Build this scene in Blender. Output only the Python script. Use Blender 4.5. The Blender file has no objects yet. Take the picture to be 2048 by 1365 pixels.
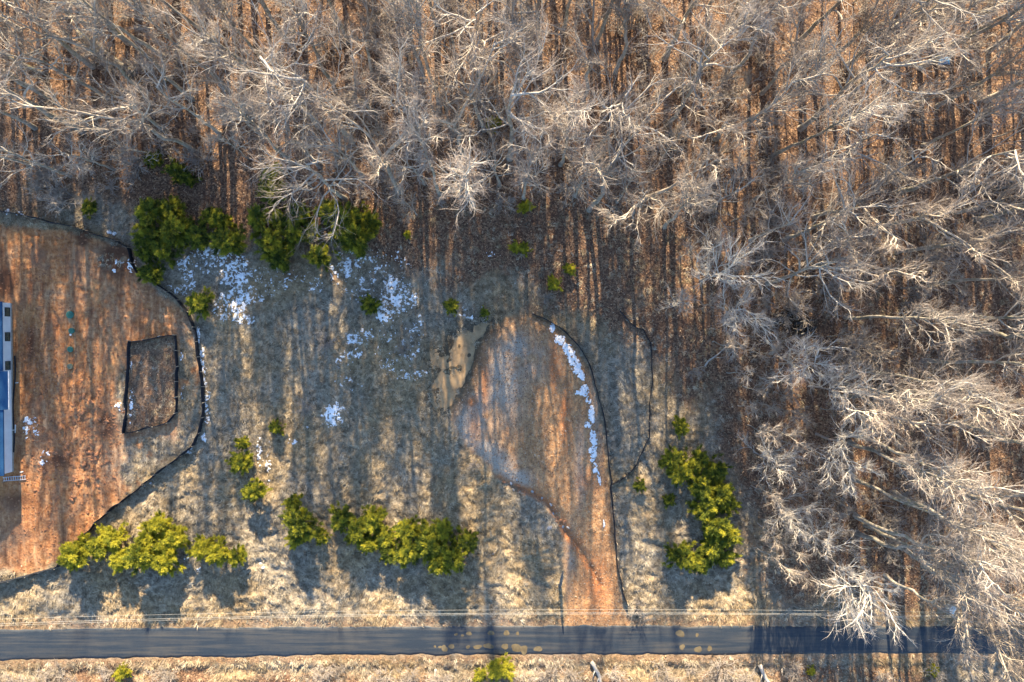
import bpy, math, random
import numpy as np
from mathutils import Vector, Matrix, Euler

# ------------------------------------------------------------------ camera, sky, sun, exposure
ALT = 90.0                      # height of the drone above the field
M = 0.066                       # metres on the ground per photograph pixel
SUN_EL = math.radians(22.8)
SUN_AZ = math.radians(-2.0)     # from +Y (top of the picture) towards +X

scene = bpy.context.scene
cam_d = bpy.data.cameras.new('camera')
cam = bpy.data.objects.new('camera', cam_d)
scene.collection.objects.link(cam)
cam.location = (0, 0, ALT)
cam.rotation_euler = (0, 0, 0)
cam_d.sensor_width = 36.0
cam_d.sensor_fit = 'HORIZONTAL'
cam_d.lens = 36.0 * ALT / (2048 * M)
cam_d.clip_start = 0.5
cam_d.clip_end = 6000
scene.camera = cam

world = bpy.data.worlds.new('World')
scene.world = world
world.use_nodes = True
wn = world.node_tree
wn.nodes.clear()
w_out = wn.nodes.new('ShaderNodeOutputWorld')
w_bg = wn.nodes.new('ShaderNodeBackground')
w_sky = wn.nodes.new('ShaderNodeTexSky')
w_sky.sky_type = 'NISHITA'
w_sky.sun_disc = False
w_sky.sun_elevation = SUN_EL
w_sky.sun_rotation = SUN_AZ
w_sky.altitude = 120
w_sky.air_density = 1.0
w_sky.dust_density = 0.3
w_sky.ozone_density = 2.5
w_bg.inputs['Strength'].default_value = 0.092
wn.links.new(w_sky.outputs[0], w_bg.inputs['Color'])
wn.links.new(w_bg.outputs[0], w_out.inputs['Surface'])

sun_d = bpy.data.lights.new('sun', 'SUN')
sun_d.energy = 5.0
sun_d.angle = math.radians(0.55)
sun_d.color = (1.0, 0.81, 0.54)
sun = bpy.data.objects.new('sun', sun_d)
scene.collection.objects.link(sun)
sd = Vector((-math.sin(SUN_AZ) * math.cos(SUN_EL), -math.cos(SUN_AZ) * math.cos(SUN_EL), -math.sin(SUN_EL)))
sun.rotation_euler = sd.to_track_quat('-Z', 'Y').to_euler()
sun.location = (0, 60, 60)

scene.view_settings.view_transform = 'Standard'
scene.view_settings.look = 'None'
scene.view_settings.exposure = 2.35
scene.view_settings.gamma = 1.0
scene.view_settings.use_curve_mapping = False

# ------------------------------------------------------------------ helpers
rng = np.random.default_rng(7)
random.seed(7)
COL = scene.collection

def W(px, py):
    """photo pixel -> metres on the ground (the picture is a plan)."""
    return ((px - 1024.0) * M, (682.5 - py) * M)

def Wp(pts):
    return np.array([W(*p) for p in pts], float)

def unproject(px, py, z):
    """plan position of a point seen at px,py that stands z metres up."""
    k = (ALT - z) / ALT
    x, y = W(px, py)
    return x * k, y * k

def tag(o, label=None, cat=None, group=None, kind=None):
    if label: o['label'] = label
    if cat: o['category'] = cat
    if group: o['group'] = group
    if kind: o['kind'] = kind
    return o

def link(o, parent=None):
    COL.objects.link(o)
    if parent is not None:
        o.parent = parent
    return o

def empty(name, loc=(0, 0, 0), rz=0.0):
    o = bpy.data.objects.new(name, None)
    o.location = loc
    o.rotation_euler = (0, 0, rz)
    o.empty_display_size = 0.3
    return link(o)

def mesh_np(name, verts, faces, mat=None, smooth=False):
    """verts (N,3), faces (F,k) arrays (or list of such arrays)."""
    me = bpy.data.meshes.new(name)
    verts = np.asarray(verts, np.float32)
    if not isinstance(faces, list):
        faces = [faces]
    faces = [np.asarray(f, np.int32) for f in faces if len(f)]
    tot = np.concatenate([np.full(len(f), f.shape[1], np.int32) for f in faces])
    loops = np.concatenate([f.ravel() for f in faces])
    me.vertices.add(len(verts))
    me.vertices.foreach_set('co', verts.ravel())
    me.loops.add(len(loops))
    me.loops.foreach_set('vertex_index', loops)
    me.polygons.add(len(tot))
    st = np.concatenate([[0], np.cumsum(tot)[:-1]]).astype(np.int32)
    me.polygons.foreach_set('loop_start', st)
    if smooth:
        me.polygons.foreach_set('use_smooth', np.ones(len(tot), bool))
    me.update(calc_edges=True)
    me.validate()
    if mat:
        me.materials.append(mat)
    return me

def obj_np(name, verts, faces, mat=None, parent=None, smooth=False):
    me = mesh_np(name, verts, faces, mat, smooth)
    return link(bpy.data.objects.new(name, me), parent)

def fattr(me, name, arr, domain='POINT'):
    a = me.attributes.new(name, 'FLOAT', domain)
    a.data.foreach_set('value', np.asarray(arr, np.float32).ravel())

class MB:
    """collects simple solids, builds one mesh object."""
    def __init__(s):
        s.v = []; s.f = []; s.n = 0
    def add(s, v, f):
        s.v += [tuple(p) for p in v]
        s.f += [tuple(i + s.n for i in q) for q in f]
        s.n = len(s.v)
        return s
    def box(s, c, d, rz=0.0, rot=None):
        hx, hy, hz = d[0] / 2, d[1] / 2, d[2] / 2
        pts = [Vector((x, y, z)) for z in (-hz, hz) for x, y in ((-hx, -hy), (hx, -hy), (hx, hy), (-hx, hy))]
        R = rot if rot is not None else Matrix.Rotation(rz, 3, 'Z')
        pts = [R @ p + Vector(c) for p in pts]
        return s.add(pts, [(3, 2, 1, 0), (4, 5, 6, 7), (0, 1, 5, 4), (1, 2, 6, 5), (2, 3, 7, 6), (3, 0, 4, 7)])
    def tube(s, pts, rad, k=8, caps=True):
        pts = [Vector(p) for p in pts]
        if not hasattr(rad, '__len__'): rad = [rad] * len(pts)
        v = []; f = []
        for i, p in enumerate(pts):
            t = (pts[min(i + 1, len(pts) - 1)] - pts[max(i - 1, 0)]).normalized()
            a = t.cross(Vector((0.13, 0.21, 1))) if abs(t.z) < 0.95 else t.cross(Vector((1, 0, 0)))
            a.normalize(); b = t.cross(a)
            for j in range(k):
                an = 2 * math.pi * j / k
                v.append(p + (a * math.cos(an) + b * math.sin(an)) * rad[i])
        for i in range(len(pts) - 1):
            for j in range(k):
                f.append((i * k + j, i * k + (j + 1) % k, (i + 1) * k + (j + 1) % k, (i + 1) * k + j))
        if caps:
            f.append(tuple(range(k))[::-1])
            f.append(tuple((len(pts) - 1) * k + j for j in range(k)))
        return s.add(v, f)
    def build(s, name, mat, parent=None, smooth=False):
        me = bpy.data.meshes.new(name)
        me.from_pydata(s.v, [], s.f)
        if smooth:
            me.polygons.foreach_set('use_smooth', np.ones(len(me.polygons), bool))
        me.update()
        me.materials.append(mat)
        return link(bpy.data.objects.new(name, me), parent)

# ---- noise
_T = [rng.random((256, 256)) for _ in range(8)]
def vnoise(x, y, k=0):
    T = _T[k % 8]
    xi = np.floor(x).astype(int); yi = np.floor(y).astype(int)
    fx = x - xi; fy = y - yi
    fx = fx * fx * (3 - 2 * fx); fy = fy * fy * (3 - 2 * fy)
    a = T[xi & 255, yi & 255]; b = T[(xi + 1) & 255, yi & 255]
    c = T[xi & 255, (yi + 1) & 255]; d = T[(xi + 1) & 255, (yi + 1) & 255]
    return (a * (1 - fx) + b * fx) * (1 - fy) + (c * (1 - fx) + d * fx) * fy
def fbm(x, y, s, o=4, k=0, g=0.5):
    """0..1, feature size s metres."""
    x = np.asarray(x, float) / s + 37.3 * (k + 1); y = np.asarray(y, float) / s + 11.7 * (k + 1)
    t = 0; a = 1; n = 0
    for i in range(o):
        t = t + a * vnoise(x, y, k + i); n += a
        a *= g
        x, y = (x * 0.8 - y * 0.6) * 2.03 + 5.1, (x * 0.6 + y * 0.8) * 2.03 + 1.7
    return t / n
def sstep(a, b, x):
    t = np.clip((x - a) / (b - a), 0, 1)
    return t * t * (3 - 2 * t)
def poly_sd(x, y, P):
    """signed distance to a closed polygon, negative inside."""
    x = np.asarray(x, float); y = np.asarray(y, float)
    d = np.full(x.shape, 1e9); ins = np.zeros(x.shape, bool)
    n = len(P)
    for i in range(n):
        ax, ay = P[i]; bx, by = P[(i + 1) % n]
        ex, ey = bx - ax, by - ay
        t = np.clip(((x - ax) * ex + (y - ay) * ey) / (ex * ex + ey * ey + 1e-9), 0, 1)
        d = np.minimum(d, (x - ax - t * ex) ** 2 + (y - ay - t * ey) ** 2)
        c = ((ay > y) != (by > y)) & (x < (bx - ax) * (y - ay) / (by - ay + 1e-12) + ax)
        ins ^= c
    d = np.sqrt(d)
    return np.where(ins, -d, d)
def line_d(x, y, P):
    d = np.full(np.shape(x), 1e9)
    for (ax, ay), (bx, by) in zip(P[:-1], P[1:]):
        ex, ey = bx - ax, by - ay
        t = np.clip(((x - ax) * ex + (y - ay) * ey) / (ex * ex + ey * ey + 1e-9), 0, 1)
        d = np.minimum(d, (x - ax - t * ex) ** 2 + (y - ay - t * ey) ** 2)
    return np.sqrt(d)
def bump_xy(x, y, px, py, rx, ry, rot=0.0):
    cx, cy = W(px, py)
    c, s = math.cos(rot), math.sin(rot)
    u = ((x - cx) * c + (y - cy) * s) / (rx * M); v = (-(x - cx) * s + (y - cy) * c) / (ry * M)
    return np.exp(-(u * u + v * v))

# ------------------------------------------------------------------ materials
def new_mat(name):
    m = bpy.data.materials.new(name)
    m.use_nodes = True
    nt = m.node_tree
    b = nt.nodes['Principled BSDF']
    b.inputs['Specular IOR Level'].default_value = 0.25
    return m, nt, b
def N(nt, t, **kw):
    n = nt.nodes.new(t)
    for k, v in kw.items():
        setattr(n, k, v)
    return n
def pos_noise(nt, scale, detail=3, rough=0.55, obj=False, stretch=None):
    if obj:
        g = N(nt, 'ShaderNodeTexCoord').outputs['Object']
    else:
        g = N(nt, 'ShaderNodeNewGeometry').outputs['Position']
    if stretch:
        mp = N(nt, 'ShaderNodeMapping'); mp.inputs['Scale'].default_value = stretch
        nt.links.new(g, mp.inputs['Vector']); g = mp.outputs[0]
    n = N(nt, 'ShaderNodeTexNoise')
    n.inputs['Scale'].default_value = scale
    n.inputs['Detail'].default_value = detail
    n.inputs['Roughness'].default_value = rough
    nt.links.new(g, n.inputs['Vector'])
    return n.outputs['Fac']
def ramp(nt, fac, stops):
    r = N(nt, 'ShaderNodeValToRGB')
    els = r.color_ramp.elements
    while len(els) < len(stops): els.new(0.5)
    for e, (p, c) in zip(els, stops):
        e.position = p; e.color = (*c, 1) if len(c) == 3 else c
    nt.links.new(fac, r.inputs['Fac'])
    return r.outputs['Color']
def mix(nt, fac, a, b, mode='MIX'):
    m = N(nt, 'ShaderNodeMix', data_type='RGBA', blend_type=mode)
    for s, v in ((m.inputs[0], fac), (m.inputs[6], a), (m.inputs[7], b)):
        if hasattr(v, 'is_linked'): nt.links.new(v, s)
        elif isinstance(v, tuple): s.default_value = (*v, 1)
        else: s.default_value = v
    return m.outputs[2]
def mathn(nt, op, a, b=None, clamp=False):
    m = N(nt, 'ShaderNodeMath', operation=op, use_clamp=clamp)
    for s, v in zip(m.inputs, (a, b)):
        if v is None: continue
        if hasattr(v, 'is_linked'): nt.links.new(v, s)
        else: s.default_value = v
    return m.outputs[0]
def bump(nt, b, h, strength=0.5, dist=0.05):
    n = N(nt, 'ShaderNodeBump')
    n.inputs['Strength'].default_value = strength
    n.inputs['Distance'].default_value = dist
    nt.links.new(h, n.inputs['Height'])
    nt.links.new(n.outputs[0], b.inputs['Normal'])
def attr(nt, name):
    return N(nt, 'ShaderNodeAttribute', attribute_name=name).outputs['Fac']

def simple_mat(name, cols, scale=4.0, rough=0.8, metal=0.0, obj=True, bmp=0.0, spec=0.25, detail=4):
    m, nt, b = new_mat(name)
    f = pos_noise(nt, scale, detail, obj=obj)
    k = len(cols)
    c = ramp(nt, f, [(0.32 + 0.36 * i / max(1, k - 1), cc) for i, cc in enumerate(cols)])
    nt.links.new(c, b.inputs['Base Color'])
    b.inputs['Roughness'].default_value = rough
    b.inputs['Metallic'].default_value = metal
    b.inputs['Specular IOR Level'].default_value = spec
    if bmp:
        bump(nt, b, pos_noise(nt, scale * 3, 4, obj=obj), bmp, 0.02)
    return m

def ground_material():
    m, nt, b = new_mat('ground')
    n_big = pos_noise(nt, 0.09, 3); n_mid = pos_noise(nt, 0.55, 4); n_fin = pos_noise(nt, 3.5, 5, 0.7)
    n_gr = pos_noise(nt, 9.0, 4, 0.75)
    n_gs = mathn(nt, 'ADD', mathn(nt, 'MULTIPLY', pos_noise(nt, 1.9, 5, 0.72), 0.65), mathn(nt, 'MULTIPLY', n_gr, 0.35))
    # dead matted grass
    g1 = ramp(nt, n_gs, [(0.32, (0.060, 0.042, 0.025)), (0.45, (0.205, 0.150, 0.088)), (0.57, (0.37, 0.28, 0.165)), (0.70, (0.47, 0.39, 0.27))])
    g2 = ramp(nt, n_gs, [(0.32, (0.058, 0.048, 0.036)), (0.47, (0.215, 0.183, 0.137)), (0.66, (0.43, 0.38, 0.30))])
    grass = mix(nt, ramp(nt, n_big, [(0.42, (0, 0, 0)), (0.60, (1, 1, 1))]), g1, g2)
    grass = mix(nt, ramp(nt, n_mid, [(0.55, (0, 0, 0)), (0.75, (0.45,) * 3)]), grass, (0.20, 0.125, 0.075))
    # fallen leaves
    vor = N(nt, 'ShaderNodeTexVoronoi'); vor.inputs['Scale'].default_value = 5.5
    nt.links.new(N(nt, 'ShaderNodeNewGeometry').outputs['Position'], vor.inputs['Vector'])
    sepc = N(nt, 'ShaderNodeSeparateColor'); nt.links.new(vor.outputs['Color'], sepc.inputs[0])
    leaf = ramp(nt, sepc.outputs[0], [(0.0, (0.058, 0.035, 0.025)), (0.35, (0.130, 0.077, 0.049)), (0.65, (0.205, 0.123, 0.075)), (1.0, (0.34, 0.222, 0.138))])
    leaf = mix(nt, ramp(nt, n_mid, [(0.4, (0, 0, 0)), (0.7, (0.7,) * 3)]), leaf, (0.090, 0.050, 0.036))
    # red clay
    d1 = ramp(nt, n_gs, [(0.34, (0.120, 0.042, 0.017)), (0.46, (0.325, 0.132, 0.052)), (0.62, (0.53, 0.27, 0.12))])
    d2 = ramp(nt, n_gs, [(0.34, (0.140, 0.070, 0.038)), (0.5, (0.335, 0.185, 0.100)), (0.64, (0.50, 0.315, 0.18))])
    dirt = mix(nt, ramp(nt, mathn(nt, 'ADD', mathn(nt, 'MULTIPLY', n_mid, 0.45), mathn(nt, 'MULTIPLY', n_big, 0.65)), [(0.50, (0, 0, 0)), (0.66, (1, 1, 1))]), d1, d2)
    trk = pos_noise(nt, 1.0, 5, 0.6, stretch=(1.5, 0.22, 1))
    dirt = mix(nt, ramp(nt, trk, [(0.54, (0, 0, 0)), (0.66, (0.75,) * 3)]), dirt, (0.165, 0.066, 0.034))
    dirt = mix(nt, ramp(nt, trk, [(0.34, (0.75,) * 3), (0.46, (0, 0, 0))]), dirt, (0.53, 0.32, 0.175))
    dirt = mix(nt, ramp(nt, pos_noise(nt, 0.22, 5, 0.65), [(0.52, (0, 0, 0)), (0.66, (0.65,) * 3)]), dirt, (0.20, 0.115, 0.075))
    dirt = mix(nt, ramp(nt, pos_noise(nt, 0.3, 5, 0.65, stretch=(1, 0.6, 1)), [(0.34, (0.75,) * 3), (0.46, (0, 0, 0))]), dirt, ramp(nt, n_gs, [(0.34, (0.26, 0.10, 0.035)), (0.6, (0.58, 0.31, 0.135))]))  # bright orange patches painted in to read as lit clay
    # gravelly pad and drive with fallen leaves
    p1 = ramp(nt, n_gs, [(0.33, (0.115, 0.055, 0.029)), (0.45, (0.31, 0.162, 0.077)), (0.57, (0.46, 0.272, 0.136)), (0.69, (0.58, 0.40, 0.23))])
    grv = ramp(nt, n_gr, [(0.3, (0.16, 0.138, 0.115)), (0.5, (0.34, 0.30, 0.25)), (0.72, (0.52, 0.465, 0.39))])
    pad = mix(nt, attr(nt, 'gravel'), p1, grv)
    pad = mix(nt, attr(nt, 'red'), pad, ramp(nt, n_gr, [(0.3, (0.20, 0.07, 0.03)), (0.55, (0.40, 0.165, 0.07)), (0.75, (0.47, 0.26, 0.14))]))
    col = mix(nt, attr(nt, 'leaf'), grass, leaf)
    col = mix(nt, attr(nt, 'dirt'), col, dirt)
    col = mix(nt, attr(nt, 'pad'), col, pad)
    col = mix(nt, attr(nt, 'brush'), col, mix(nt, n_fin, (0.055, 0.024, 0.014), (0.16, 0.075, 0.043)))
    wet = attr(nt, 'wet')
    col = mix(nt, wet, col, mix(nt, n_fin, (0.016, 0.013, 0.011), (0.075, 0.058, 0.040)))
    nt.links.new(col, b.inputs['Base Color'])
    b.inputs['Roughness'].default_value = 0.95
    b.inputs['Specular IOR Level'].default_value = 0.12
    h = mathn(nt, 'ADD', n_fin, mathn(nt, 'MULTIPLY', n_gr, 0.6))
    bump(nt, b, h, 0.9, 0.12)
    return m

# ------------------------------------------------------------------ plan of the place (traced as a map, metres)
DIRT = Wp([(-200, 448), (60, 452), (150, 468), (258, 500), (272, 545), (330, 586), (374, 620), (389, 660), (397, 740), (392, 790), (365, 800), (362, 850), (350, 900), (330, 925), (200, 1040), (165, 1075), (120, 1122), (60, 1142), (-200, 1160)])
PAD = Wp([(1012, 636), (1060, 630), (1108, 650), (1150, 690), (1180, 745), (1197, 810), (1212, 920), (1222, 1010), (1232, 1110), (1246, 1190), (1258, 1256), (1128, 1256), (1130, 1150), (1126, 1085), (1112, 1040), (1085, 1005), (1015, 968), (985, 945), (945, 905), (915, 868), (903, 830), (925, 790), (940, 745), (954, 700), (980, 660)])
PUD = Wp([(858, 700), (890, 692), (905, 672), (930, 660), (962, 641), (990, 640), (978, 664), (956, 688), (950, 735), (936, 772), (912, 800), (895, 822), (868, 826), (852, 795), (866, 762), (872, 744), (858, 728)])
WOOD = Wp([(-900, -900), (-900, 405), (0, 402), (120, 412), (240, 420), (330, 470), (480, 505), (620, 500), (700, 505), (800, 540), (960, 575), (1120, 615), (1270, 635), (1350, 740), (1420, 820), (1460, 940), (1500, 1080), (1590, 1190), (1760, 1235), (2900, 1240), (2900, -900)])
SOUTH = Wp([(-900, 1322), (300, 1320), (1000, 1318), (2900, 1318), (2900, 2400), (-900, 2400)])
HOUSE = Wp([(-220, 600), (32, 600), (30, 950), (-220, 950)])
ENCL = Wp([(262, 683), (352, 670), (357, 735), (355, 838), (310, 855), (252, 868), (257, 780)])
RUT = Wp([(1000, 962), (1030, 975), (1062, 985), (1090, 1002), (1112, 1030), (1130, 1062), (1155, 1090), (1178, 1128), (1200, 1170)])
RUT2 = Wp([(600, 1165), (640, 1178), (690, 1205), (740, 1215)])
ROAD_TOP = [(-1200, 1266), (0, 1258), (300, 1253), (700, 1252), (1100, 1250), (1500, 1250), (1880, 1251), (2048, 1254), (3300, 1262)]
ROAD_BOT = [(-1200, 1334), (0, 1324), (300, 1318), (700, 1313), (1100, 1312), (1500, 1312), (1880, 1309), (2048, 1311), (3300, 1318)]
_rt = Wp(ROAD_TOP); _rb = Wp(ROAD_BOT)
def road_edges(x):
    return np.interp(x, _rt[:, 0], _rt[:, 1]), np.interp(x, _rb[:, 0], _rb[:, 1])

def layers(x, y):
    """ground masks at x,y"""
    L = {}
    wob = (fbm(x, y, 3.0, 4, 1) - 0.5) * 3.0
    wob2 = (fbm(x, y, 0.9, 3, 2) - 0.5) * 1.2
    dd = poly_sd(x, y, DIRT) + wob * 0.6 + wob2 * 0.5
    de = poly_sd(x, y, ENCL)
    dirt = 1 - sstep(-0.6, 0.5, dd)
    mixed = np.maximum.reduce([bump_xy(x, y, 372, 770, 22, 110), bump_xy(x, y, 310, 900, 60, 30), bump_xy(x, y, 290, 940, 45, 40), bump_xy(x, y, 245, 790, 12, 60), bump_xy(x, y, 215, 520, 40, 22) * 0.6])
    n1 = fbm(x, y, 1.4, 4, 3)
    dirt = dirt * (1 - np.clip(mixed * 1.5, 0, 1) * sstep(0.35, 0.55, n1 + 0.1))
    dirt = dirt * (1 - (1 - sstep(-0.4, 0.2, de)) * sstep(0.3, 0.5, n1 + 0.12))
    L['dirt'] = dirt
    dp = poly_sd(x, y, PAD) + wob * 0.25 + wob2 * 0.4
    L['pad'] = 1 - sstep(-0.5, 0.4, dp)
    gr = np.maximum.reduce([bump_xy(x, y, 1010, 760, 38, 75), bump_xy(x, y, 960, 830, 30, 40), bump_xy(x, y, 1060, 720, 40, 40) * 0.6, bump_xy(x, y, 1195, 790, 12, 120) * 0.7, bump_xy(x, y, 1160, 930, 10, 70) * 0.7, bump_xy(x, y, 1140, 1120, 10, 60) * 0.6])
    gr = np.maximum(gr * 0.95, np.exp(-(line_d(x, y, Wp([(1035, 690), (1000, 730), (980, 790), (935, 825), (930, 855), (965, 890), (1000, 930), (1040, 960)])) / 1.5) ** 2))
    L['gravel'] = np.clip(gr * 1.15, 0, 0.92) * sstep(0.25, 0.6, n1 + 0.1)
    rd = np.maximum.reduce([bump_xy(x, y, 1110, 730, 12, 50), bump_xy(x, y, 970, 770, 10, 50) * 0.8, bump_xy(x, y, 1130, 830, 10, 60), bump_xy(x, y, 945, 800, 12, 14), bump_xy(x, y, 1195, 1170, 26, 60) * 0.8, bump_xy(x, y, 1175, 960, 26, 20) * 0.7, bump_xy(x, y, 950, 850, 14, 40) * 0.5])
    rd = np.maximum(rd, 1 - sstep(0.1, 1.3, line_d(x, y, RUT) + wob2 * 0.4))
    L['red'] = np.clip(rd * 1.2, 0, 1) * sstep(0.3, 0.5, fbm(x, y, 1.0, 4, 5) + 0.08)
    dw = np.minimum(poly_sd(x, y, WOOD), poly_sd(x, y, SOUTH) + 3.0)
    n2 = fbm(x, y, 5.0, 4, 4)
    leaf = 1 - sstep(-2.5, 3.0, dw + (n2 - 0.5) * 11 + (n1 - 0.5) * 4)
    leaf = np.maximum(leaf, (1 - sstep(-0.4, 0.2, de)) * 0.85)
    L['leaf'] = np.clip(leaf, 0, 1)
    dk = np.maximum.reduce([bump_xy(x, y, 232, 520, 34, 34), bump_xy(x, y, 165, 470, 14, 26) * 0.9, bump_xy(x, y, 8, 565, 22, 30), bump_xy(x, y, 212, 850, 16, 34) * 0.7, bump_xy(x, y, 62, 690, 9, 40) * 0.7, bump_xy(x, y, 120, 920, 26, 14) * 0.7, bump_xy(x, y, 40, 1000, 40, 18) * 0.5])
    L['brush'] = np.clip(dk * 1.8, 0, 1) * sstep(0.25, 0.5, fbm(x, y, 1.3, 4, 0) + 0.1) * 0.95
    pn = fbm(x, y, 1.1, 4, 6)
    pd = poly_sd(x, y, PUD) + (fbm(x, y, 1.6, 4, 2) - 0.5) * 1.6
    L['pud'] = 1 - sstep(-1.0, 0.3, pd)
    L['wet'] = (1 - sstep(-0.4, 2.2, pd)) * 0.8
    L['wet'] = np.maximum(L['wet'], np.clip(1.6 * bump_xy(x, y, 1605, 655, 36, 24) + 0.8 * np.exp(-(line_d(x, y, Wp([(1535, 652), (1595, 622)])) / 0.9) ** 2), 0, 1) * 0.93)
    L['dp'] = dp; L['dd'] = dd
    yt, yb = road_edges(x)
    L['road'] = np.maximum(y - yt, yb - y)       # <0 on the road
    sh = np.clip(1 - np.abs(L['road'] - 0.3) / 1.3, 0, 1)
    L['dirt'] = np.maximum(L['dirt'], sh * 0.18 * sstep(0.35, 0.6, n1 + 0.05) * (x < 60))
    L['leaf'] = np.maximum(L['leaf'], sh * 0.5)
    return L

TRACKS = [Wp(q) for q in ([(60, 470), (150, 560), (260, 610), (380, 650)], [(100, 575), (200, 600), (330, 640)], [(150, 1100), (180, 950), (200, 800), (230, 650), (240, 560)], [(95, 1110), (125, 950), (150, 800), (165, 640)], [(250, 640), (215, 760), (190, 900), (150, 1050)], [(180, 640), (245, 575), (205, 505), (60, 478)])]
RUTS = [(W(60 + 27 * i, 0)[0], 0.35 + 0.25 * ((i * 7) % 3)) for i in range(12)]
def height(x, y, L):
    h = (fbm(x, y, 22.0, 2, 0) - 0.5) * 0.5
    h = h * sstep(0.0, 6.0, L['road']) * (1 - L['pud'])
    clear = np.clip(L['dirt'] + L['pad'], 0, 1)
    grass = (1 - clear) * (1 - L['leaf'])
    # matted clumps of dead grass
    u = x + (fbm(x, y, 3.0, 2, 1) - 0.5) * 1.6
    v = y + (fbm(x, y, 3.0, 2, 5) - 0.5) * 1.6
    cl = fbm(u * 0.75 + v * 0.25, v * 1.35, 0.9, 3, 3, 0.55)
    amp = 0.62 * (0.45 + 0.75 * sstep(-5, -22, y) + 0.2 * fbm(x, y, 6, 2, 7))
    h = h + grass * (1 - 0.85 * L['pud']) * amp * (cl - 0.38)
    h = h + L['leaf'] * (1 - clear) * 0.36 * (fbm(x, y, 1.1, 4, 4, 0.6) - 0.42)
    # clay: tyre ruts and churned lumps
    q = x - 0.10 * (y + 10) + (fbm(x, y, 7, 2, 2) - 0.5) * 2.4
    tr = np.sin(q * 3.1) * 0.5 + np.sin(q * 5.3 + 1.3) * 0.35
    churn = np.clip(bump_xy(x, y, 165, 860, 60, 110) + bump_xy(x, y, 70, 800, 26, 160) * 0.8, 0, 1)
    h = h + L['dirt'] * (0.18 * tr * fbm(x, y, 4, 2, 6) + 0.20 * (fbm(x, y, 0.8, 4, 5, 0.6) - 0.5) + churn * 1.0 * (fbm(x, y, 1.2, 4, 6, 0.6) - 0.45))
    for T in TRACKS:
        d = line_d(x, y, T)
        h = h - L['dirt'] * 0.10 * (np.exp(-((d - 0.75) / 0.20) ** 2) - 0.6 * np.exp(-((d - 1.15) / 0.18) ** 2)) * (0.5 + fbm(x, y, 1.0, 2, 3))
    # shallow steps graded across the top of the clay
    band = np.clip(bump_xy(x, y, 110, 520, 110, 45), 0, 1)
    h = h + L['dirt'] * band * 0.06 * np.sin(y * 6 + fbm(x, y, 4, 2, 3) * 5)
    # raised pad
    h = h + 0.75 * sstep(0.5, -2.0, L['dp']) * sstep(-34.0, -20.0, y) + L['pad'] * 0.22 * (fbm(x, y, 0.8, 4, 7, 0.7) - 0.5)
    h = h - 0.05 * L['pad'] * np.sin((x - 0.14 * y) * 3.5) * 0.5
    # washed-out gullies
    h = h - 0.34 * np.exp(-(line_d(x, y, RUT) / 0.38) ** 2) * (0.5 + fbm(x, y, 1.0, 3, 2))
    h = h - 0.30 * np.exp(-(line_d(x, y, RUT2) / 0.5) ** 2)
    # standing water hollow with tussocks
    h = h - L['pud'] * (0.28 - 0.31 * sstep(0.55, 0.70, fbm(x, y, 1.5, 4, 1)))
    # ditch on the far side of the road, flat bed under it
    h = h - 0.28 * np.exp(-((L['road'] - 1.7) / 0.8) ** 2) * (y < road_edges(x)[1])
    h = h * sstep(0.0, 1.6, L['road']) + 0.02 * (fbm(x, y, 0.8, 3, 2) - 0.3) - 0.13 * (1 - sstep(-1.2, -0.25, L['road']))
    # dark hollow in the wood
    h = h - 0.7 * bump_xy(x, y, 1612, 655, 22, 13) - 0.45 * np.exp(-(line_d(x, y, Wp([(1535, 652), (1595, 622)])) / 0.45) ** 2)
    # level pad under the house
    hs = poly_sd(x, y, HOUSE)
    h = h * sstep(0.2, 2.0, hs)
    return h

# ------------------------------------------------------------------ terrain sheet
GX0, GX1, GY0, GY1, GS = -76.0, 76.0, -52.0, 54.0, 0.25
inx = np.arange(GX0, GX1 + 0.01, GS); iny = np.arange(GY0, GY1 + 0.01, GS)
ring = np.array([2, 5, 10, 18, 30, 50, 90, 170, 350, 800, 2500.0])
gx = np.concatenate([GX0 - ring[::-1], inx, GX1 + ring]); gy = np.concatenate([GY0 - ring[::-1], iny, GY1 + ring])
XX, YY = np.meshgrid(gx, gy)
LY = layers(XX, YY)
ZZ = height(XX, YY, LY)
far = sstep(0, 60, np.maximum(np.maximum(GX0 - XX, XX - GX1), np.maximum(GY0 - YY, YY - GY1)))
ZZ = ZZ * (1 - far)
nxg, nyg = len(gx), len(gy)

def gz(x, y):
    """ground height at x,y (bilinear on the inner grid)."""
    x = np.clip(np.asarray(x, float), GX0, GX1 - 1e-3); y = np.clip(np.asarray(y, float), GY0, GY1 - 1e-3)
    o = len(ring)
    u = (x - GX0) / GS; v = (y - GY0) / GS
    i = np.floor(u).astype(int); j = np.floor(v).astype(int)
    fu = u - i; fv = v - j
    i += o; j += o
    i1 = np.minimum(i + 1, nxg - 1); j1 = np.minimum(j + 1, nyg - 1)
    return (ZZ[j, i] * (1 - fu) + ZZ[j, i1] * fu) * (1 - fv) + (ZZ[j1, i] * (1 - fu) + ZZ[j1, i1] * fu) * fv
def gzf(x, y):
    return float(gz(np.array([x]), np.array([y]))[0])

MAT_GROUND = ground_material()
def grid_faces(nx, ny):
    i = np.arange(nx * ny).reshape(ny, nx)
    return np.stack([i[:-1, :-1], i[:-1, 1:], i[1:, 1:], i[1:, :-1]], -1).reshape(-1, 4)
ground = obj_np('ground', np.stack([XX, YY, ZZ], -1).reshape(-1, 3), grid_faces(nxg, nyg), MAT_GROUND, smooth=True)
for k in ('dirt', 'pad', 'gravel', 'red', 'leaf', 'brush', 'wet'):
    fattr(ground.data, k, LY[k])
tag(ground, 'open lot of dead grass, red clay and leaf litter', kind='structure')

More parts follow.
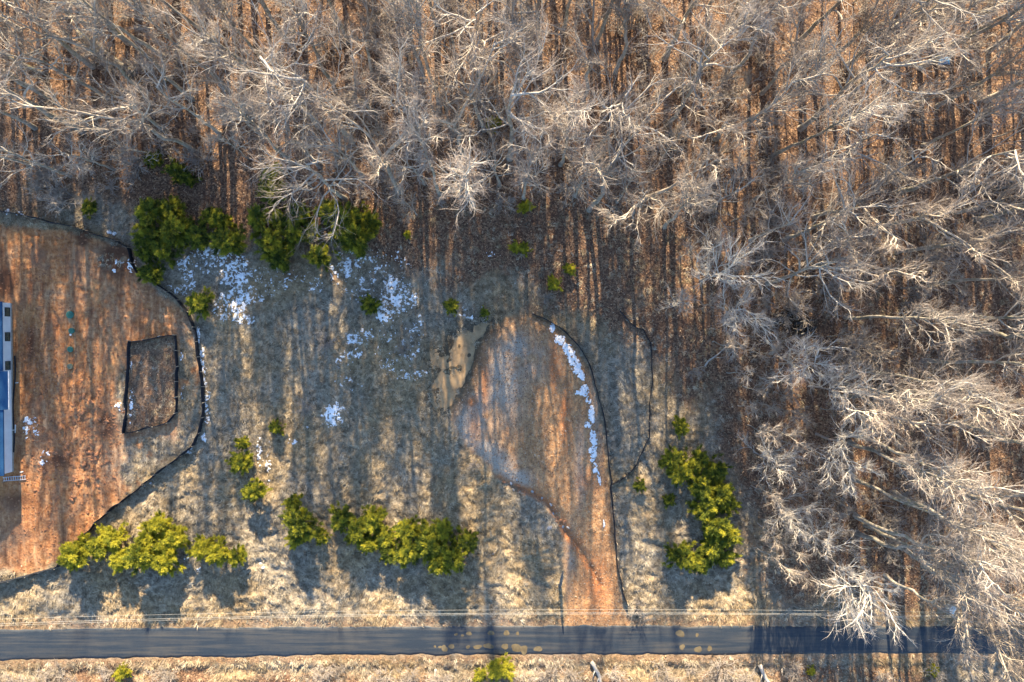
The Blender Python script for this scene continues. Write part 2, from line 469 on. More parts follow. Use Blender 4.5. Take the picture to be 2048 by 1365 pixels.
# ------------------------------------------------------------------ road
def road_material():
    m, nt, b = new_mat('asphalt')
    nf = pos_noise(nt, 14, 4, 0.7); ns = pos_noise(nt, 1.2, 4, stretch=(0.10, 2.2, 1)); nl = pos_noise(nt, 0.35, 3)
    c = ramp(nt, nf, [(0.3, (0.010, 0.016, 0.026)), (0.5, (0.022, 0.031, 0.044)), (0.72, (0.045, 0.055, 0.068))])
    mud = ramp(nt, mathn(nt, 'ADD', mathn(nt, 'MULTIPLY', ns, 0.7), mathn(nt, 'MULTIPLY', nl, 0.3)), [(0.44, (0, 0, 0)), (0.72, (0.42,) * 3)])
    c = mix(nt, mud, c, (0.125, 0.108, 0.082))
    nt.links.new(c, b.inputs['Base Color'])
    e = mathn(nt, 'ADD', mathn(nt, 'POWER', attr(nt, 'edge'), 3.0), mathn(nt, 'MULTIPLY', pos_noise(nt, 1.6, 4, 0.7), 0.9))
    c = mix(nt, ramp(nt, e, [(0.95, (0, 0, 0)), (1.35, (0.85,) * 3)]), c, (0.115, 0.085, 0.058))
    crack = N(nt, 'ShaderNodeTexVoronoi', feature='DISTANCE_TO_EDGE'); crack.inputs['Scale'].default_value = 0.55
    nt.links.new(N(nt, 'ShaderNodeNewGeometry').outputs['Position'], crack.inputs['Vector'])
    c = mix(nt, ramp(nt, crack.outputs['Distance'], [(0.0, (0.55,) * 3), (0.035, (0, 0, 0))]), c, (0.008, 0.009, 0.011))
    r = ramp(nt, ns, [(0.35, (0.38,) * 3), (0.65, (0.62,) * 3)])
    nt.links.new(r, b.inputs['Roughness'])
    b.inputs['Specular IOR Level'].default_value = 0.3
    bump(nt, b, nf, 0.35, 0.01)
    return m
MAT_ROAD = road_material()
rx = np.concatenate([np.linspace(-150, -76, 40), np.arange(-75.6, 76, 0.3), np.linspace(77, 150, 40)])
yt, yb = road_edges(rx)
yt = yt + (fbm(rx, rx * 0, 1.5, 4, 1) - 0.5) * 0.55; yb = yb + (fbm(rx, rx * 0 + 9, 1.5, 4, 2) - 0.5) * 0.55
ts = np.linspace(0, 1, 9)
rv = []
for t in ts:
    yy = yt * (1 - t) + yb * t
    zz = 0.02 + 0.05 * (1 - (2 * t - 1) ** 2) - 0.035 * (np.abs(2 * t - 1) > 0.99)
    rv.append(np.stack([rx, yy, rx * 0 + zz], -1))
rv.append(np.stack([rx, yb + 0.02, rx * 0 - 0.14], -1))
rv.insert(0, np.stack([rx, yt - 0.02, rx * 0 - 0.14], -1))
rv = np.array(rv)
_edge = np.array([1] + [abs(2 * t - 1) for t in ts] + [1])
road = obj_np('road', rv.reshape(-1, 3), grid_faces(len(rx), rv.shape[0])[:, ::-1], MAT_ROAD, smooth=True)
fattr(road.data, 'edge', np.repeat(_edge, len(rx)))
tag(road, 'narrow dark asphalt road along the lot', kind='structure')

# ------------------------------------------------------------------ muddy water
def water_material(cols=((0.30, 0.20, 0.105), (0.37, 0.255, 0.138))):
    m, nt, b = new_mat('muddy_water')
    c = ramp(nt, pos_noise(nt, 0.9, 5, 0.65), [(0.36, tuple(q * 0.72 for q in cols[0])), (0.47, cols[0]), (0.65, cols[1])])
    nt.links.new(c, b.inputs['Base Color'])
    b.inputs['Roughness'].default_value = 0.12
    b.inputs['IOR'].default_value = 1.33
    b.inputs['Specular IOR Level'].default_value = 0.5
    return m
MAT_WATER = water_material()
MAT_WATER2 = water_material(((0.125, 0.100, 0.060), (0.17, 0.135, 0.08)))
pc = W(920, 735)
PUD_Z = -0.07
an = np.linspace(0, 2 * math.pi, 64, endpoint=False)
wx, wy = np.meshgrid(np.arange(W(810, 0)[0], W(1010, 0)[0], 0.2), np.arange(W(0, 865)[1], W(0, 610)[1], 0.2))
keep = poly_sd(wx, wy, PUD) < 2.0
gf = grid_faces(wx.shape[1], wx.shape[0])
gf = gf[keep.ravel()[gf].all(1)]
used = np.unique(gf); rem = -np.ones(wx.size, int); rem[used] = np.arange(len(used))
pud = obj_np('puddle', np.stack([wx.ravel(), wy.ravel(), np.full(wx.size, PUD_Z)], -1)[used], rem[gf], MAT_WATER)
tag(pud, 'broad muddy tan puddle beside the raised pad', kind='structure')

ROADP = [(889, 1297, 7, 8), (903, 1293, 8, 5), (936, 1294, 5, 4), (955, 1294, 10, 5), (977, 1292, 12, 6), (1010, 1293, 9, 6), (1034, 1296, 14, 9), (1048, 1300, 9, 10), (1076, 1298, 9, 7), (938, 1267, 6, 5), (982, 1266, 7, 6), (1013, 1266, 6, 7), (1035, 1267, 4, 4), (912, 1269, 4, 3), (1360, 1267, 10, 8), (1394, 1270, 4, 4), (1364, 1294, 6, 7), (1396, 1299, 8, 8), (1419, 1297, 6, 6), (925, 1271, 3, 3), (870, 1293, 3, 3), (880, 1294, 4, 3)]
for px, py, a, b_ in ROADP:
    x, y = W(px, py)
    th = np.linspace(0, 2 * math.pi, 26, endpoint=False)
    rr = 1 + 0.13 * np.sin(2 * th + px) + 0.08 * np.sin(3 * th + py) + 0.04 * np.sin(5 * th + px * 2)
    vx = x + a * M * rr * np.cos(th) * 0.85; vy = y + b_ * M * rr * np.sin(th) * 0.85
    t0, b0 = road_edges(vx)
    tt = (vy - t0) / (b0 - t0)
    vz = 0.02 + 0.05 * (1 - (2 * tt - 1) ** 2) + 0.012
    v = np.concatenate([[[x, y, vz.mean() + 0.004]], np.stack([vx, vy, vz], -1)])
    f = np.array([(0, 1 + i, 1 + (i + 1) % 26) for i in range(26)])
    o = obj_np('puddle', v, f, MAT_WATER2)
    tag(o, 'small tan puddle in a wheel track of the road', kind='structure')

# ------------------------------------------------------------------ tree growing
def nrm(a):
    return a / (np.linalg.norm(a, axis=-1, keepdims=True) + 1e-9)
def chains_mesh(groups):
    """groups: list of (P (C,n,3), R (C,n), k). Returns verts, [quads, tris]."""
    V = []; Q = []; T = []; base = 0
    for P, R, k in groups:
        C, n, _ = P.shape
        if C == 0: continue
        t = np.empty_like(P)
        t[:, 1:-1] = P[:, 2:] - P[:, :-2]; t[:, 0] = P[:, 1] - P[:, 0]; t[:, -1] = P[:, -1] - P[:, -2]
        t = nrm(t)
        ref = np.where(np.abs(t[..., 2:3]) < 0.9, np.array([0.0, 0.0, 1.0]), np.array([1.0, 0.0, 0.0]))
        a = nrm(np.cross(t, ref)); b = np.cross(t, a)
        an = np.arange(k) * 2 * math.pi / k
        rings = P[:, :-1, None, :] + R[:, :-1, None, None] * (a[:, :-1, None, :] * np.cos(an)[None, None, :, None] + b[:, :-1, None, :] * np.sin(an)[None, None, :, None])
        nv = (n - 1) * k + 1
        vv = np.concatenate([rings.reshape(C, (n - 1) * k, 3), P[:, -1:, :]], 1)
        V.append(vv.reshape(-1, 3))
        off = base + np.arange(C)[:, None, None] * nv
        i = np.arange(n - 2)[:, None] * k; j = np.arange(k)[None, :]
        q = np.stack([i + j, i + (j + 1) % k, i + k + (j + 1) % k, i + k + j], -1).reshape(1, -1, 4)
        if n > 2: Q.append((q + off).reshape(-1, 4))
        l = (n - 2) * k
        tr = np.stack([l + np.arange(k), l + (np.arange(k) + 1) % k, np.full(k, (n - 1) * k)], -1)[None]
        T.append((tr + off).reshape(-1, 3))
        base += C * nv
    chains_mesh.rad = np.concatenate([np.concatenate([np.repeat(R[:, :-1], k, 1), R[:, -1:]], 1).ravel() for P, R, k in groups])
    return np.concatenate(V), [np.concatenate(Q) if Q else np.zeros((0, 4), int), np.concatenate(T)]

def chain_at(P, ci, t):
    n = P.shape[1]
    u = np.clip(t, 0, 0.999) * (n - 1); i = u.astype(int); f = (u - i)[:, None]
    p = P[ci, i] * (1 - f) + P[ci, np.minimum(i + 1, n - 1)] * f
    d = nrm(P[ci, np.minimum(i + 1, n - 1)] - P[ci, i])
    return p, d

def spawn(r, P, R, m, n, L, t0, t1, ang, up, wob, rad, lenpow=0.6):
    """m children on every chain of P."""
    C = P.shape[0]
    plen = np.linalg.norm(P[:, -1] - P[:, 0], axis=1)
    ci = np.repeat(np.arange(C), m)
    t = t0 + (t1 - t0) * ((np.tile(np.arange(m), C) + r.random(C * m)) / m)
    p, d = chain_at(P, ci, t)
    rv = nrm(r.normal(size=(C * m, 3)))
    perp = nrm(np.cross(d, rv))
    a = np.radians(ang[0] + (ang[1] - ang[0]) * r.random(C * m))[:, None]
    dr = nrm(d * np.cos(a) + perp * np.sin(a) + np.array([0, 0, up[0]]))
    ln = plen[ci] * L * (0.55 + 0.9 * r.random(C * m)) * (1 - lenpow * t)
    pts = [p]
    cur = p.copy()
    for s in range(n - 1):
        cur = cur + dr * (ln / (n - 1))[:, None]
        pts.append(cur)
        dr = nrm(dr + r.normal(size=dr.shape) * wob + np.array([0, 0, up[1]]))
    Pn = np.stack(pts, 1)
    u = np.linspace(0, 1, n)[None]
    Rn = rad[0] * (0.7 + 0.6 * r.random((C * m, 1))) * (1 - u) + rad[1] * u
    return Pn, Rn

def grow_tree(seed, H, tr, cb, spread, limbs, up1=0.16, fork=0, lean=0.03, twigs=4, ang1=(38, 68), sub=(6, 5), wob=1.0, twr=0.0088):
    r = np.random.default_rng(seed)
    n = 12
    t = np.linspace(0, 1, n)
    lx, ly = r.normal(size=2) * lean * H
    wx_ = np.cumsum(r.normal(size=n)) * 0.006 * H * wob; wy_ = np.cumsum(r.normal(size=n)) * 0.006 * H * wob
    fk = 0.55 if fork else 1.0
    trunk = np.stack([lx * t ** 1.5 + wx_ - wx_[0], ly * t ** 1.5 + wy_ - wy_[0], -0.5 + (H * fk + 0.5) * t], -1)[None]
    RT = (0.8 * tr * (1 - 0.62 * t * (fk if fork else 1.25)) * (1 + 0.55 * np.exp(-t * 16)))[None]
    RT = np.maximum(RT, 0.05)
    base_groups = [(trunk, RT, 9)]
    crowns = []
    leaders = [(trunk, RT)]
    if fork:
        a0 = r.random() * 6.28
        Ps = []; Rs = []
        for i in range(fork):
            a = a0 + 6.28 * i / fork + r.normal() * 0.3
            d = np.array([math.cos(a) * 0.55, math.sin(a) * 0.55, 1.0]); d /= np.linalg.norm(d)
            cur = trunk[0, -2].copy(); pts = [cur]
            for s in range(8):
                cur = cur + d * (H * 0.48 / 8) * (0.9 + 0.25 * r.random())
                d = nrm(d + r.normal(size=3) * 0.10 * wob + np.array([0, 0, 0.06])); pts.append(cur)
            Ps.append(pts); Rs.append(np.linspace(tr * 0.55, 0.05, 9))
        PL = np.array(Ps); RL = np.array(Rs)
        crowns.append((PL, RL, 6))
        leaders = [(PL, RL), (trunk, RT)]
    Pl = []; Rl = []
    for li, (P, R) in enumerate(leaders):
        c = P.shape[0]
        m = max(2, int(round(limbs / c))) if li == 0 else 4
        lo = cb if not fork else (0.08 if li == 0 else 0.72)
        Lf = spread / max(np.linalg.norm(P[0, -1] - P[0, 0]), 0.1)
        p, q = spawn(r, P, R, m, 7, Lf, lo, 0.97, ang1, (0.10, up1), 0.16 * wob, (tr * 0.27, 0.030), 0.5)
        Pl.append(p); Rl.append(q)
    P1 = np.concatenate(Pl); R1 = np.concatenate(Rl)
    P2, R2 = spawn(r, P1, R1, sub[0], 5, 0.50, 0.18, 0.99, (22, 50), (0.04, 0.07), 0.12 * wob, (0.046, 0.022), 0.45)
    P3, R3 = spawn(r, P2, R2, sub[1], 4, 0.74, 0.08, 0.99, (20, 46), (0.03, 0.05), 0.13, (0.021, 0.011), 0.35)
    P4, R4 = spawn(r, P3, R3, twigs, 3, 0.78, 0.08, 1.0, (18, 46), (0.02, 0.03), 0.15, (twr, 0.007), 0.3)
    crowns += [(P1, R1, 5), (P2, R2, 4), (P3, R3, 3), (P4, R4, 3)]
    return chains_mesh(base_groups), chains_mesh(crowns)

def grow_shrub(seed, H, stems=14, spread=0.7):
    r = np.random.default_rng(seed)
    a = r.random(stems) * 6.28; el = 0.25 + 0.75 * r.random(stems)
    d = np.stack([np.cos(a) * el * spread, np.sin(a) * el * spread, np.full(stems, 1.0)], -1); d = nrm(d)
    cur = np.stack([np.cos(a) * 0.12, np.sin(a) * 0.12, np.full(stems, -0.1)], -1)
    pts = [cur]
    ln = H * (0.6 + 0.5 * r.random(stems))
    for s in range(5):
        cur = cur + d * (ln / 5)[:, None]; pts.append(cur)
        d = nrm(d + r.normal(size=d.shape) * 0.16)
    P0 = np.stack(pts, 1); R0 = np.linspace(0.035, 0.012, 6)[None] * np.ones((stems, 1))
    P1, R1 = spawn(r, P0, R0, 7, 4, 0.42, 0.2, 0.98, (25, 60), (0.03, 0.04), 0.22, (0.020, 0.010), 0.4)
    P2, R2 = spawn(r, P1, R1, 6, 3, 0.5, 0.15, 1.0, (25, 55), (0.02, 0.03), 0.22, (0.013, 0.006), 0.3)
    return chains_mesh([(P0, R0, 4)]), chains_mesh([(P1, R1, 3), (P2, R2, 3)])

def bark_mat(name, cols, moss=0.0, scale=2.2, twig=None):
    m, nt, b = new_mat(name)
    f = pos_noise(nt, scale, 5, 0.65, obj=True)
    c = ramp(nt, f, [(0.3 + 0.4 * i / (len(cols) - 1), cc) for i, cc in enumerate(cols)])
    if moss:
        c = mix(nt, ramp(nt, pos_noise(nt, 0.9, 4, obj=True), [(0.48, (0, 0, 0)), (0.62, (moss,) * 3)]), c, (0.105, 0.115, 0.045))
    if twig:      # young twigs are browner than the grey limbs
        c = mix(nt, ramp(nt, attr(nt, 'thick'), [(0.008, (1, 1, 1)), (0.024, (0, 0, 0))]), c, twig)
    rn = N(nt, 'ShaderNodeObjectInfo').outputs['Random']
    hsv = N(nt, 'ShaderNodeHueSaturation')
    nt.links.new(mathn(nt, 'ADD', mathn(nt, 'MULTIPLY', rn, 0.36), 0.82), hsv.inputs['Value'])
    nt.links.new(c, hsv.inputs['Color'])
    nt.links.new(hsv.outputs[0], b.inputs['Base Color'])
    b.inputs['Roughness'].default_value = 0.9
    bump(nt, b, pos_noise(nt, 9, 4, obj=True), 0.5, 0.03)
    return m
BARK_TRUNK = bark_mat('bark_trunk', [(0.15, 0.135, 0.115), (0.27, 0.245, 0.215), (0.41, 0.375, 0.33)], 0.45)
BARK_PALE = bark_mat('bark_pale', [(0.235, 0.212, 0.185), (0.345, 0.315, 0.278), (0.475, 0.44, 0.395)], twig=(0.27, 0.225, 0.20))
BARK_BROWN = bark_mat('bark_brown', [(0.22, 0.19, 0.155), (0.34, 0.295, 0.245), (0.46, 0.405, 0.345)], twig=(0.23, 0.185, 0.158))
BARK_WHITE = bark_mat('bark_white', [(0.35, 0.325, 0.285), (0.47, 0.44, 0.39), (0.60, 0.57, 0.51)], twig=(0.37, 0.335, 0.31))
BARK_SHRUB = bark_mat('bark_shrub', [(0.18, 0.15, 0.13), (0.30, 0.26, 0.225), (0.42, 0.375, 0.33)])

KINDS = {
 # name: (label, group, crown material, [params])
 'straight': ('tall bare straight-trunked tree with fine upswept twigs in the leafless wood', 'straight bare trees of the wood', BARK_PALE,
    [dict(H=25, tr=0.34, cb=0.50, spread=7.4, limbs=18, ang1=(24, 52), up1=0.20), dict(H=27, tr=0.36, cb=0.55, spread=7.2, limbs=17, ang1=(22, 48), up1=0.26), dict(H=23, tr=0.30, cb=0.45, spread=7.0, limbs=18, ang1=(26, 55), up1=0.20), dict(H=26, tr=0.33, cb=0.58, spread=7.6, limbs=16, ang1=(22, 50), up1=0.22, lean=0.05)]),
 'broad': ('broad bare tree with long sprawling crooked limbs in the leafless wood', 'sprawling bare trees of the wood', BARK_PALE,
    [dict(H=22, tr=0.42, cb=0.36, spread=10.0, limbs=14, ang1=(50, 82), up1=0.10, wob=1.15), dict(H=24, tr=0.45, cb=0.40, spread=10.5, limbs=13, ang1=(48, 78), up1=0.12, wob=1.2), dict(H=20, tr=0.36, cb=0.34, spread=9.0, limbs=14, ang1=(50, 80), up1=0.12, wob=1.15)]),
 'forked': ('bare tree whose trunk forks into several leaders in the leafless wood', 'forked bare trees of the wood', BARK_BROWN,
    [dict(H=24, tr=0.36, cb=0.5, spread=5.4, limbs=18, fork=2, up1=0.24, ang1=(24, 54)), dict(H=23, tr=0.38, cb=0.5, spread=5.2, limbs=18, fork=3, up1=0.24, ang1=(22, 50)), dict(H=25, tr=0.36, cb=0.5, spread=5.6, limbs=18, fork=2, up1=0.2, ang1=(28, 58), wob=1.2)]),
 'slender': ('slim bare understorey tree with thin brownish twigs between the tall trees', 'understorey trees of the wood', BARK_BROWN,
    [dict(H=13, tr=0.13, cb=0.34, spread=3.8, limbs=13, sub=(6, 4), twigs=3), dict(H=11, tr=0.12, cb=0.3, spread=3.6, limbs=13, sub=(6, 4), twigs=3), dict(H=15, tr=0.15, cb=0.4, spread=4.0, limbs=13, sub=(6, 4), twigs=3)]),
 'edge': ('', '', BARK_WHITE,
    [dict(H=12, tr=0.20, cb=0.22, spread=6.4, limbs=18, ang1=(35, 75), up1=0.12, sub=(7, 5), twigs=4, wob=1.1), dict(H=10, tr=0.17, cb=0.2, spread=5.6, limbs=18, ang1=(35, 75), up1=0.14, sub=(7, 5), twigs=4), dict(H=13, tr=0.22, cb=0.3, spread=6.2, limbs=18, fork=2, up1=0.14, sub=(7, 5), twigs=4)]),
}
PROTO = {}
sd_ = 100
for k, (lab, grp, cm, plist) in KINDS.items():
    PROTO[k] = []
    for p in plist:
        sd_ += 1
        (tv, tf), (cv, cf) = grow_tree(sd_, **p)
        tm = mesh_np('trunk', tv, tf, BARK_TRUNK if k != 'edge' else BARK_PALE, smooth=True)
        cmh = mesh_np('crown', cv, cf, cm, smooth=True)
        fattr(cmh, 'thick', chains_mesh.rad)
        PROTO[k].append((tm, cmh, p['H']))
SHRUB = []
for i in range(4):
    (tv, tf), (cv, cf) = grow_shrub(300 + i, 2.4, stems=12 + 3 * i, spread=0.9)
    SHRUB.append((mesh_np('stems', tv, tf, BARK_SHRUB, smooth=True), mesh_np('twigs', cv, cf, BARK_SHRUB, smooth=True)))

TREES = []
def place_tree(kind, x, y, s=1.0, v=None, label=None, group=None, name='bare_tree', rz=None, tilt=(0, 0)):
    lab, grp, cm, pl = KINDS[kind]
    v = random.randrange(len(PROTO[kind])) if v is None else v
    tm, cmh, H = PROTO[kind][v]
    e = empty(name, (x, y, gzf(x, y)), random.random() * 6.28 if rz is None else rz)
    if tilt != (0, 0):
        e.rotation_euler = (Euler((tilt[0], tilt[1], 0)).to_matrix() @ Matrix.Rotation(e.rotation_euler.z, 3, 'Z')).to_euler()
    e.scale = (s * random.uniform(0.95, 1.05), s * random.uniform(0.95, 1.05), s)
    link(bpy.data.objects.new('trunk', tm), e)
    link(bpy.data.objects.new('crown', cmh), e)
    tag(e, label or lab, 'tree', group or grp if not label else group)
    if not label: TREES.append((kind, x, y, e))
    return e

# ---- woodland
TALL = Wp([(-220, -800), (-220, 372), (0, 368), (130, 392), (245, 372), (330, 300), (470, 318), (600, 330), (690, 405), (780, 428), (960, 442), (1110, 432), (1260, 440), (1340, 480), (1440, 470), (1530, 560), (1560, 640), (1660, 640), (1690, 760), (1694, 900), (1700, 1090), (1800, 1140), (2000, 1180), (2300, 1180), (2300, -800)])
GAPS = [(1020, 95, 60), (1960, 380, 55), (545, 240, 30), (1080, 210, 35), (1600, 640, 60), (1330, 60, 40), (230, 130, 35), (705, 130, 30)]
HAND = [  # base px, kind, variant, scale, label
 (165, 262, 'broad', 1, 1.08, 'bare tree with the widest sprawl of long pale limbs, behind the clay lot fence'),
 (1690, 634, 'straight', 0, 0.9, 'leaning mossy-trunked bare tree beside the dark hollow'),
 (1672, 768, 'straight', 2, 1.0, 'straight bare tree in the trunk row, next to the brightest white-limbed tree'),
 (1600, 258, 'broad', 0, 1.05, None), (1340, 250, 'broad', 2, 1.0, None), (1180, 420, 'forked', 0, 1.0, None),
 (945, 412, 'straight', 1, 1.0, None), (800, 385, 'forked', 1, 1.0, None), (1050, 400, 'straight', 2, 0.95, None), (1265, 425, 'forked', 2, 1.0, None),
 (1330, 455, 'straight', 0, 0.85, None), (880, 390, 'straight', 3, 0.95, None), (1120, 330, 'straight', 2, 1, None),
 (1692, 866, 'straight', 1, 0.95, None), (1700, 884, 'straight', 0, 1.0, None), (1690, 790, 'forked', 0, 0.95, None), (1706, 958, 'straight', 3, 0.95, None),
 (1712, 1032, 'straight', 1, 1.0, None), (1716, 1066, 'forked', 0, 1.05, None), (1730, 1050, 'straight', 2, 1.0, None), (1790, 985, 'straight', 0, 1.0, None), (1800, 1095, 'forked', 1, 1.0, None), (1845, 1130, 'forked', 2, 0.95, None),
 (1900, 1150, 'forked', 0, 0.95, None), (1965, 1165, 'straight', 2, 1.0, None), (1890, 1095, 'forked', 2, 0.9, None), (2010, 1110, 'straight', 0, 1.0, None), (1770, 1150, 'forked', 2, 0.75, None),
 (40, 60, 'straight', 0, 1, None),
 (60, 330, 'broad', 0, 0.62, None), (140, 352, 'broad', 1, 0.58, None), (225, 338, 'broad', 2, 0.55, None), (330, 262, 'broad', 0, 0.68, None), (440, 268, 'broad', 1, 0.7, None), (525, 275, 'broad', 2, 0.68, None), (640, 335, 'broad', 0, 0.62, None), (725, 352, 'broad', 1, 0.66, None), (850, 368, 'broad', 2, 0.62, None), (1000, 372, 'broad', 0, 0.58, None), (1150, 392, 'broad', 1, 0.58, None), (1235, 405, 'broad', 2, 0.56, None), (1420, 420, 'broad', 0, 0.6, None), (1500, 480, 'broad', 1, 0.6, None), (590, 100, 'straight', 1, 1, None), (700, 85, 'forked', 1, 1, None), (1003, 108, 'straight', 3, 1, None),
]
pts = []
for px, py, k, v, s, lab in HAND:
    x, y = W(px, py)
    pts.append((x, y, 4.6 if s > 0.7 else 3.2))
    place_tree(k, x, y, s, v, label=lab)
def try_points(n, poly, dmin, xr, yr, dens=None):
    out = []
    for _ in range(n):
        x = random.uniform(*xr); y = random.uniform(*yr)
        if poly_sd(np.array([x]), np.array([y]), poly)[0] > 0: continue
        if any((x - W(a, b)[0]) ** 2 + (y - W(a, b)[1]) ** 2 < (r * M) ** 2 for a, b, r in GAPS): continue
        if any((x - a) ** 2 + (y - b) ** 2 < (0.5 * (dmin + c)) ** 2 for a, b, c in pts): continue
        pts.append((x, y, dmin)); out.append((x, y))
    return out
XR = (W(-180, 0)[0], W(2230, 0)[0]); YR = (W(0, 1180)[1], W(0, -380)[1])  # runs north past the view: unseen trees added there for their shadows
for x, y in try_points(7500, TALL, 4.3, XR, YR):
    if x > W(1250, 0)[0] and random.random() < 0.36: continue
    if y > W(0, -60)[1] and random.random() < 0.25: continue
    east = x > W(1640, 0)[0] and y < W(0, 560)[1]
    if east and random.random() < 0.30: continue
    if x < W(300, 0)[0] and random.random() < 0.12: continue
    k = random.choices(['straight', 'broad', 'forked'], [0.75, 0.0, 0.25] if east else [0.42, 0.25, 0.33])[0]
    place_tree(k, x, y, random.uniform(0.82, 1.05))
for x, y in try_points(2600, TALL, 2.6, (W(-60, 0)[0], W(2110, 0)[0]), (W(0, 1180)[1], W(0, -60)[1]))[:170]:
    place_tree('slender', x, y, random.uniform(0.6, 1.05), name='bare_sapling', group='understorey trees of the wood')

# ---- say which tree: nearest landmark, counted outwards from it
ORD = ['', 'second', 'third', 'fourth', 'fifth', 'sixth', 'seventh', 'eighth', 'ninth', 'tenth', 'eleventh', 'twelfth', 'thirteenth', 'fourteenth', 'fifteenth', 'sixteenth', 'seventeenth', 'eighteenth', 'nineteenth', 'twentieth', 'twenty-first', 'twenty-second', 'twenty-third', 'twenty-fourth', 'twenty-fifth', 'twenty-sixth', 'twenty-seventh', 'twenty-eighth']
MARKS = [((210, 106), 'the big mossy log'), ((140, 450), 'the clay lot fence'), ((450, 420), 'the dense cedar clump'), ((690, 60), 'the greenish log'), ((985, 248), 'the pale olive shrub'), ((1052, 415), 'the wood-edge olive shrub'), ((1060, 630), 'the raised pad'), ((1400, 562), 'the wide lone pale tree'), ((1611, 655), 'the dark hollow'), ((1886, 124), 'the blue tarp'), ((1985, 365), 'the sunny gap logs'), ((1632, 868), 'the whitish fan-shaped tree'), ((1897, 1216), 'the utility cabinet')]
LOOK = {'straight': 'tall straight bare tree', 'broad': 'sprawling crooked bare tree', 'forked': 'forked bare tree', 'slender': 'slim bare sapling'}
near = {}
for k, x, y, e in TREES:
    d = [((x - W(*p)[0]) ** 2 + (y - W(*p)[1]) ** 2) for p, _ in MARKS]
    i = int(np.argmin(d))
    near.setdefault((k, i), []).append((d[i], e))
for (k, i), lst in near.items():
    lst.sort(key=lambda q: q[0])
    for n_, (d_, e) in enumerate(lst):
        if n_ < 5:
            e['label'] = f"{LOOK[k]}, {(ORD[n_] + ' ') if n_ else ''}closest to {MARKS[i][1]}"
        else:
            e['label'] = f"{LOOK[k]} deep in the wood beyond {MARKS[i][1]}"
            e['group'] = f"{k} trees beyond {MARKS[i][1]}"

# ---- paler, lower trees along the east edge of the lot
EDGE = [(1400, 562, 0, 1.0, 'wide pale bare tree standing alone where the grass meets the wood'),
 (1452, 628, 1, 0.95, 'round pale bare tree just outside the wood, next to the wide lone one'),
 (1560, 728, 1, 1.0, 'whitish twiggy bare tree below the dark hollow'),
 (1618, 772, 0, 0.9, 'brightest white-limbed bare tree between the dark hollow and the trunk row'),
 (1632, 868, 2, 0.9, 'whitish fan-shaped bare tree beside the base of the trunk row'),
 (1508, 905, 1, 0.8, 'pale bare tree behind the long cedar clump'),
 (1545, 1000, 1, 0.8, 'greyish spreading bare tree level with the south end of the cedar clump'),
 (1600, 1060, 0, 0.72, 'low greyish bare tree near the crown overhanging the road'),
 (1652, 1112, 0, 1.12, 'pale bare tree spreading its rounded crown over the asphalt road'),
 (1345, 610, 1, 0.5, 'small grey bare sapling in the grass west of the wide lone tree')]
for px, py, v, s, lab in EDGE:
    x, y = W(px, py)
    pts.append((x, y, 4))
    place_tree('edge', x, y, s, v, label=lab)
EDGEP = Wp([(1330, 480), (1440, 500), (1560, 660), (1660, 660), (1680, 1110), (1600, 1150), (1500, 1090), (1490, 880), (1420, 700)])
for x, y in try_points(1500, EDGEP, 2.2, (W(1330, 0)[0], W(1690, 0)[0]), (W(0, 1150)[1], W(0, 480)[1]))[:62]:
    place_tree('slender', x, y, random.uniform(0.45, 0.75), name='bare_sapling', label='low thin bare sapling in the scrub between cedar clump and trunk row', group='saplings of the scrub')

# ---- leafless shrubs
def place_shrub(x, y, s, v, label, group=None):
    e = empty('bare_shrub', (x, y, gzf(x, y)), random.random() * 6.28)
    e.scale = (s, s, s * random.uniform(0.7, 1.0))
    link(bpy.data.objects.new('stems', SHRUB[v][0]), e)
    link(bpy.data.objects.new('twigs', SHRUB[v][1]), e)
    tag(e, label, 'shrub', group)
    return e
for px, py, s, lab in [(655, 683, 1.0, 'dark round leafless shrub in the grass west of the puddle'), (615, 815, 0.8, 'faint grey leafless shrub in the middle of the field'), (810, 700, 0.7, 'low leafless shrub at the west shore of the puddle'), (1092, 598, 0.6, 'small pale leafless shrub in front of the raised pad fence'), (948, 928, 0.55, 'small tan leafless shrub at the west edge of the pad'), (1275, 1215, 0.8, 'tan leafless shrub where the drive meets the road'), (1385, 740, 0.9, 'dark leafless shrub between far fence and pale saplings')]:
    x, y = W(px, py); place_shrub(x, y, s, random.randrange(4), lab)
n = 0
while n < 62:
    px = random.uniform(-20, 2060); py = random.uniform(1334, 1385)
    if random.random() < 0.35 and px > 1650: continue
    x, y = W(px, py)
    place_shrub(x, y, random.uniform(0.6, 1.3), random.randrange(4), 'leafless straw-grey shrub in the thicket on the far road verge', 'shrubs of the far road verge')
    n += 1
for i in range(210):
    px = random.uniform(0, 2048); py = random.uniform(0, 430) if i < 140 else random.uniform(430, 1150)
    if i >= 140: px = random.uniform(1480, 2040)
    x, y = W(px, py)
    if poly_sd(np.array([x]), np.array([y]), TALL)[0] > 1: continue
    mk_ = MARKS[int(np.argmin([((px - p[0]) ** 2 + (py - p[1]) ** 2) for p, _ in MARKS]))][1]
    place_shrub(x, y, random.uniform(0.9, 1.9), random.randrange(4), f'low leafless bush on the forest floor around {mk_}', f'forest bushes around {mk_}')

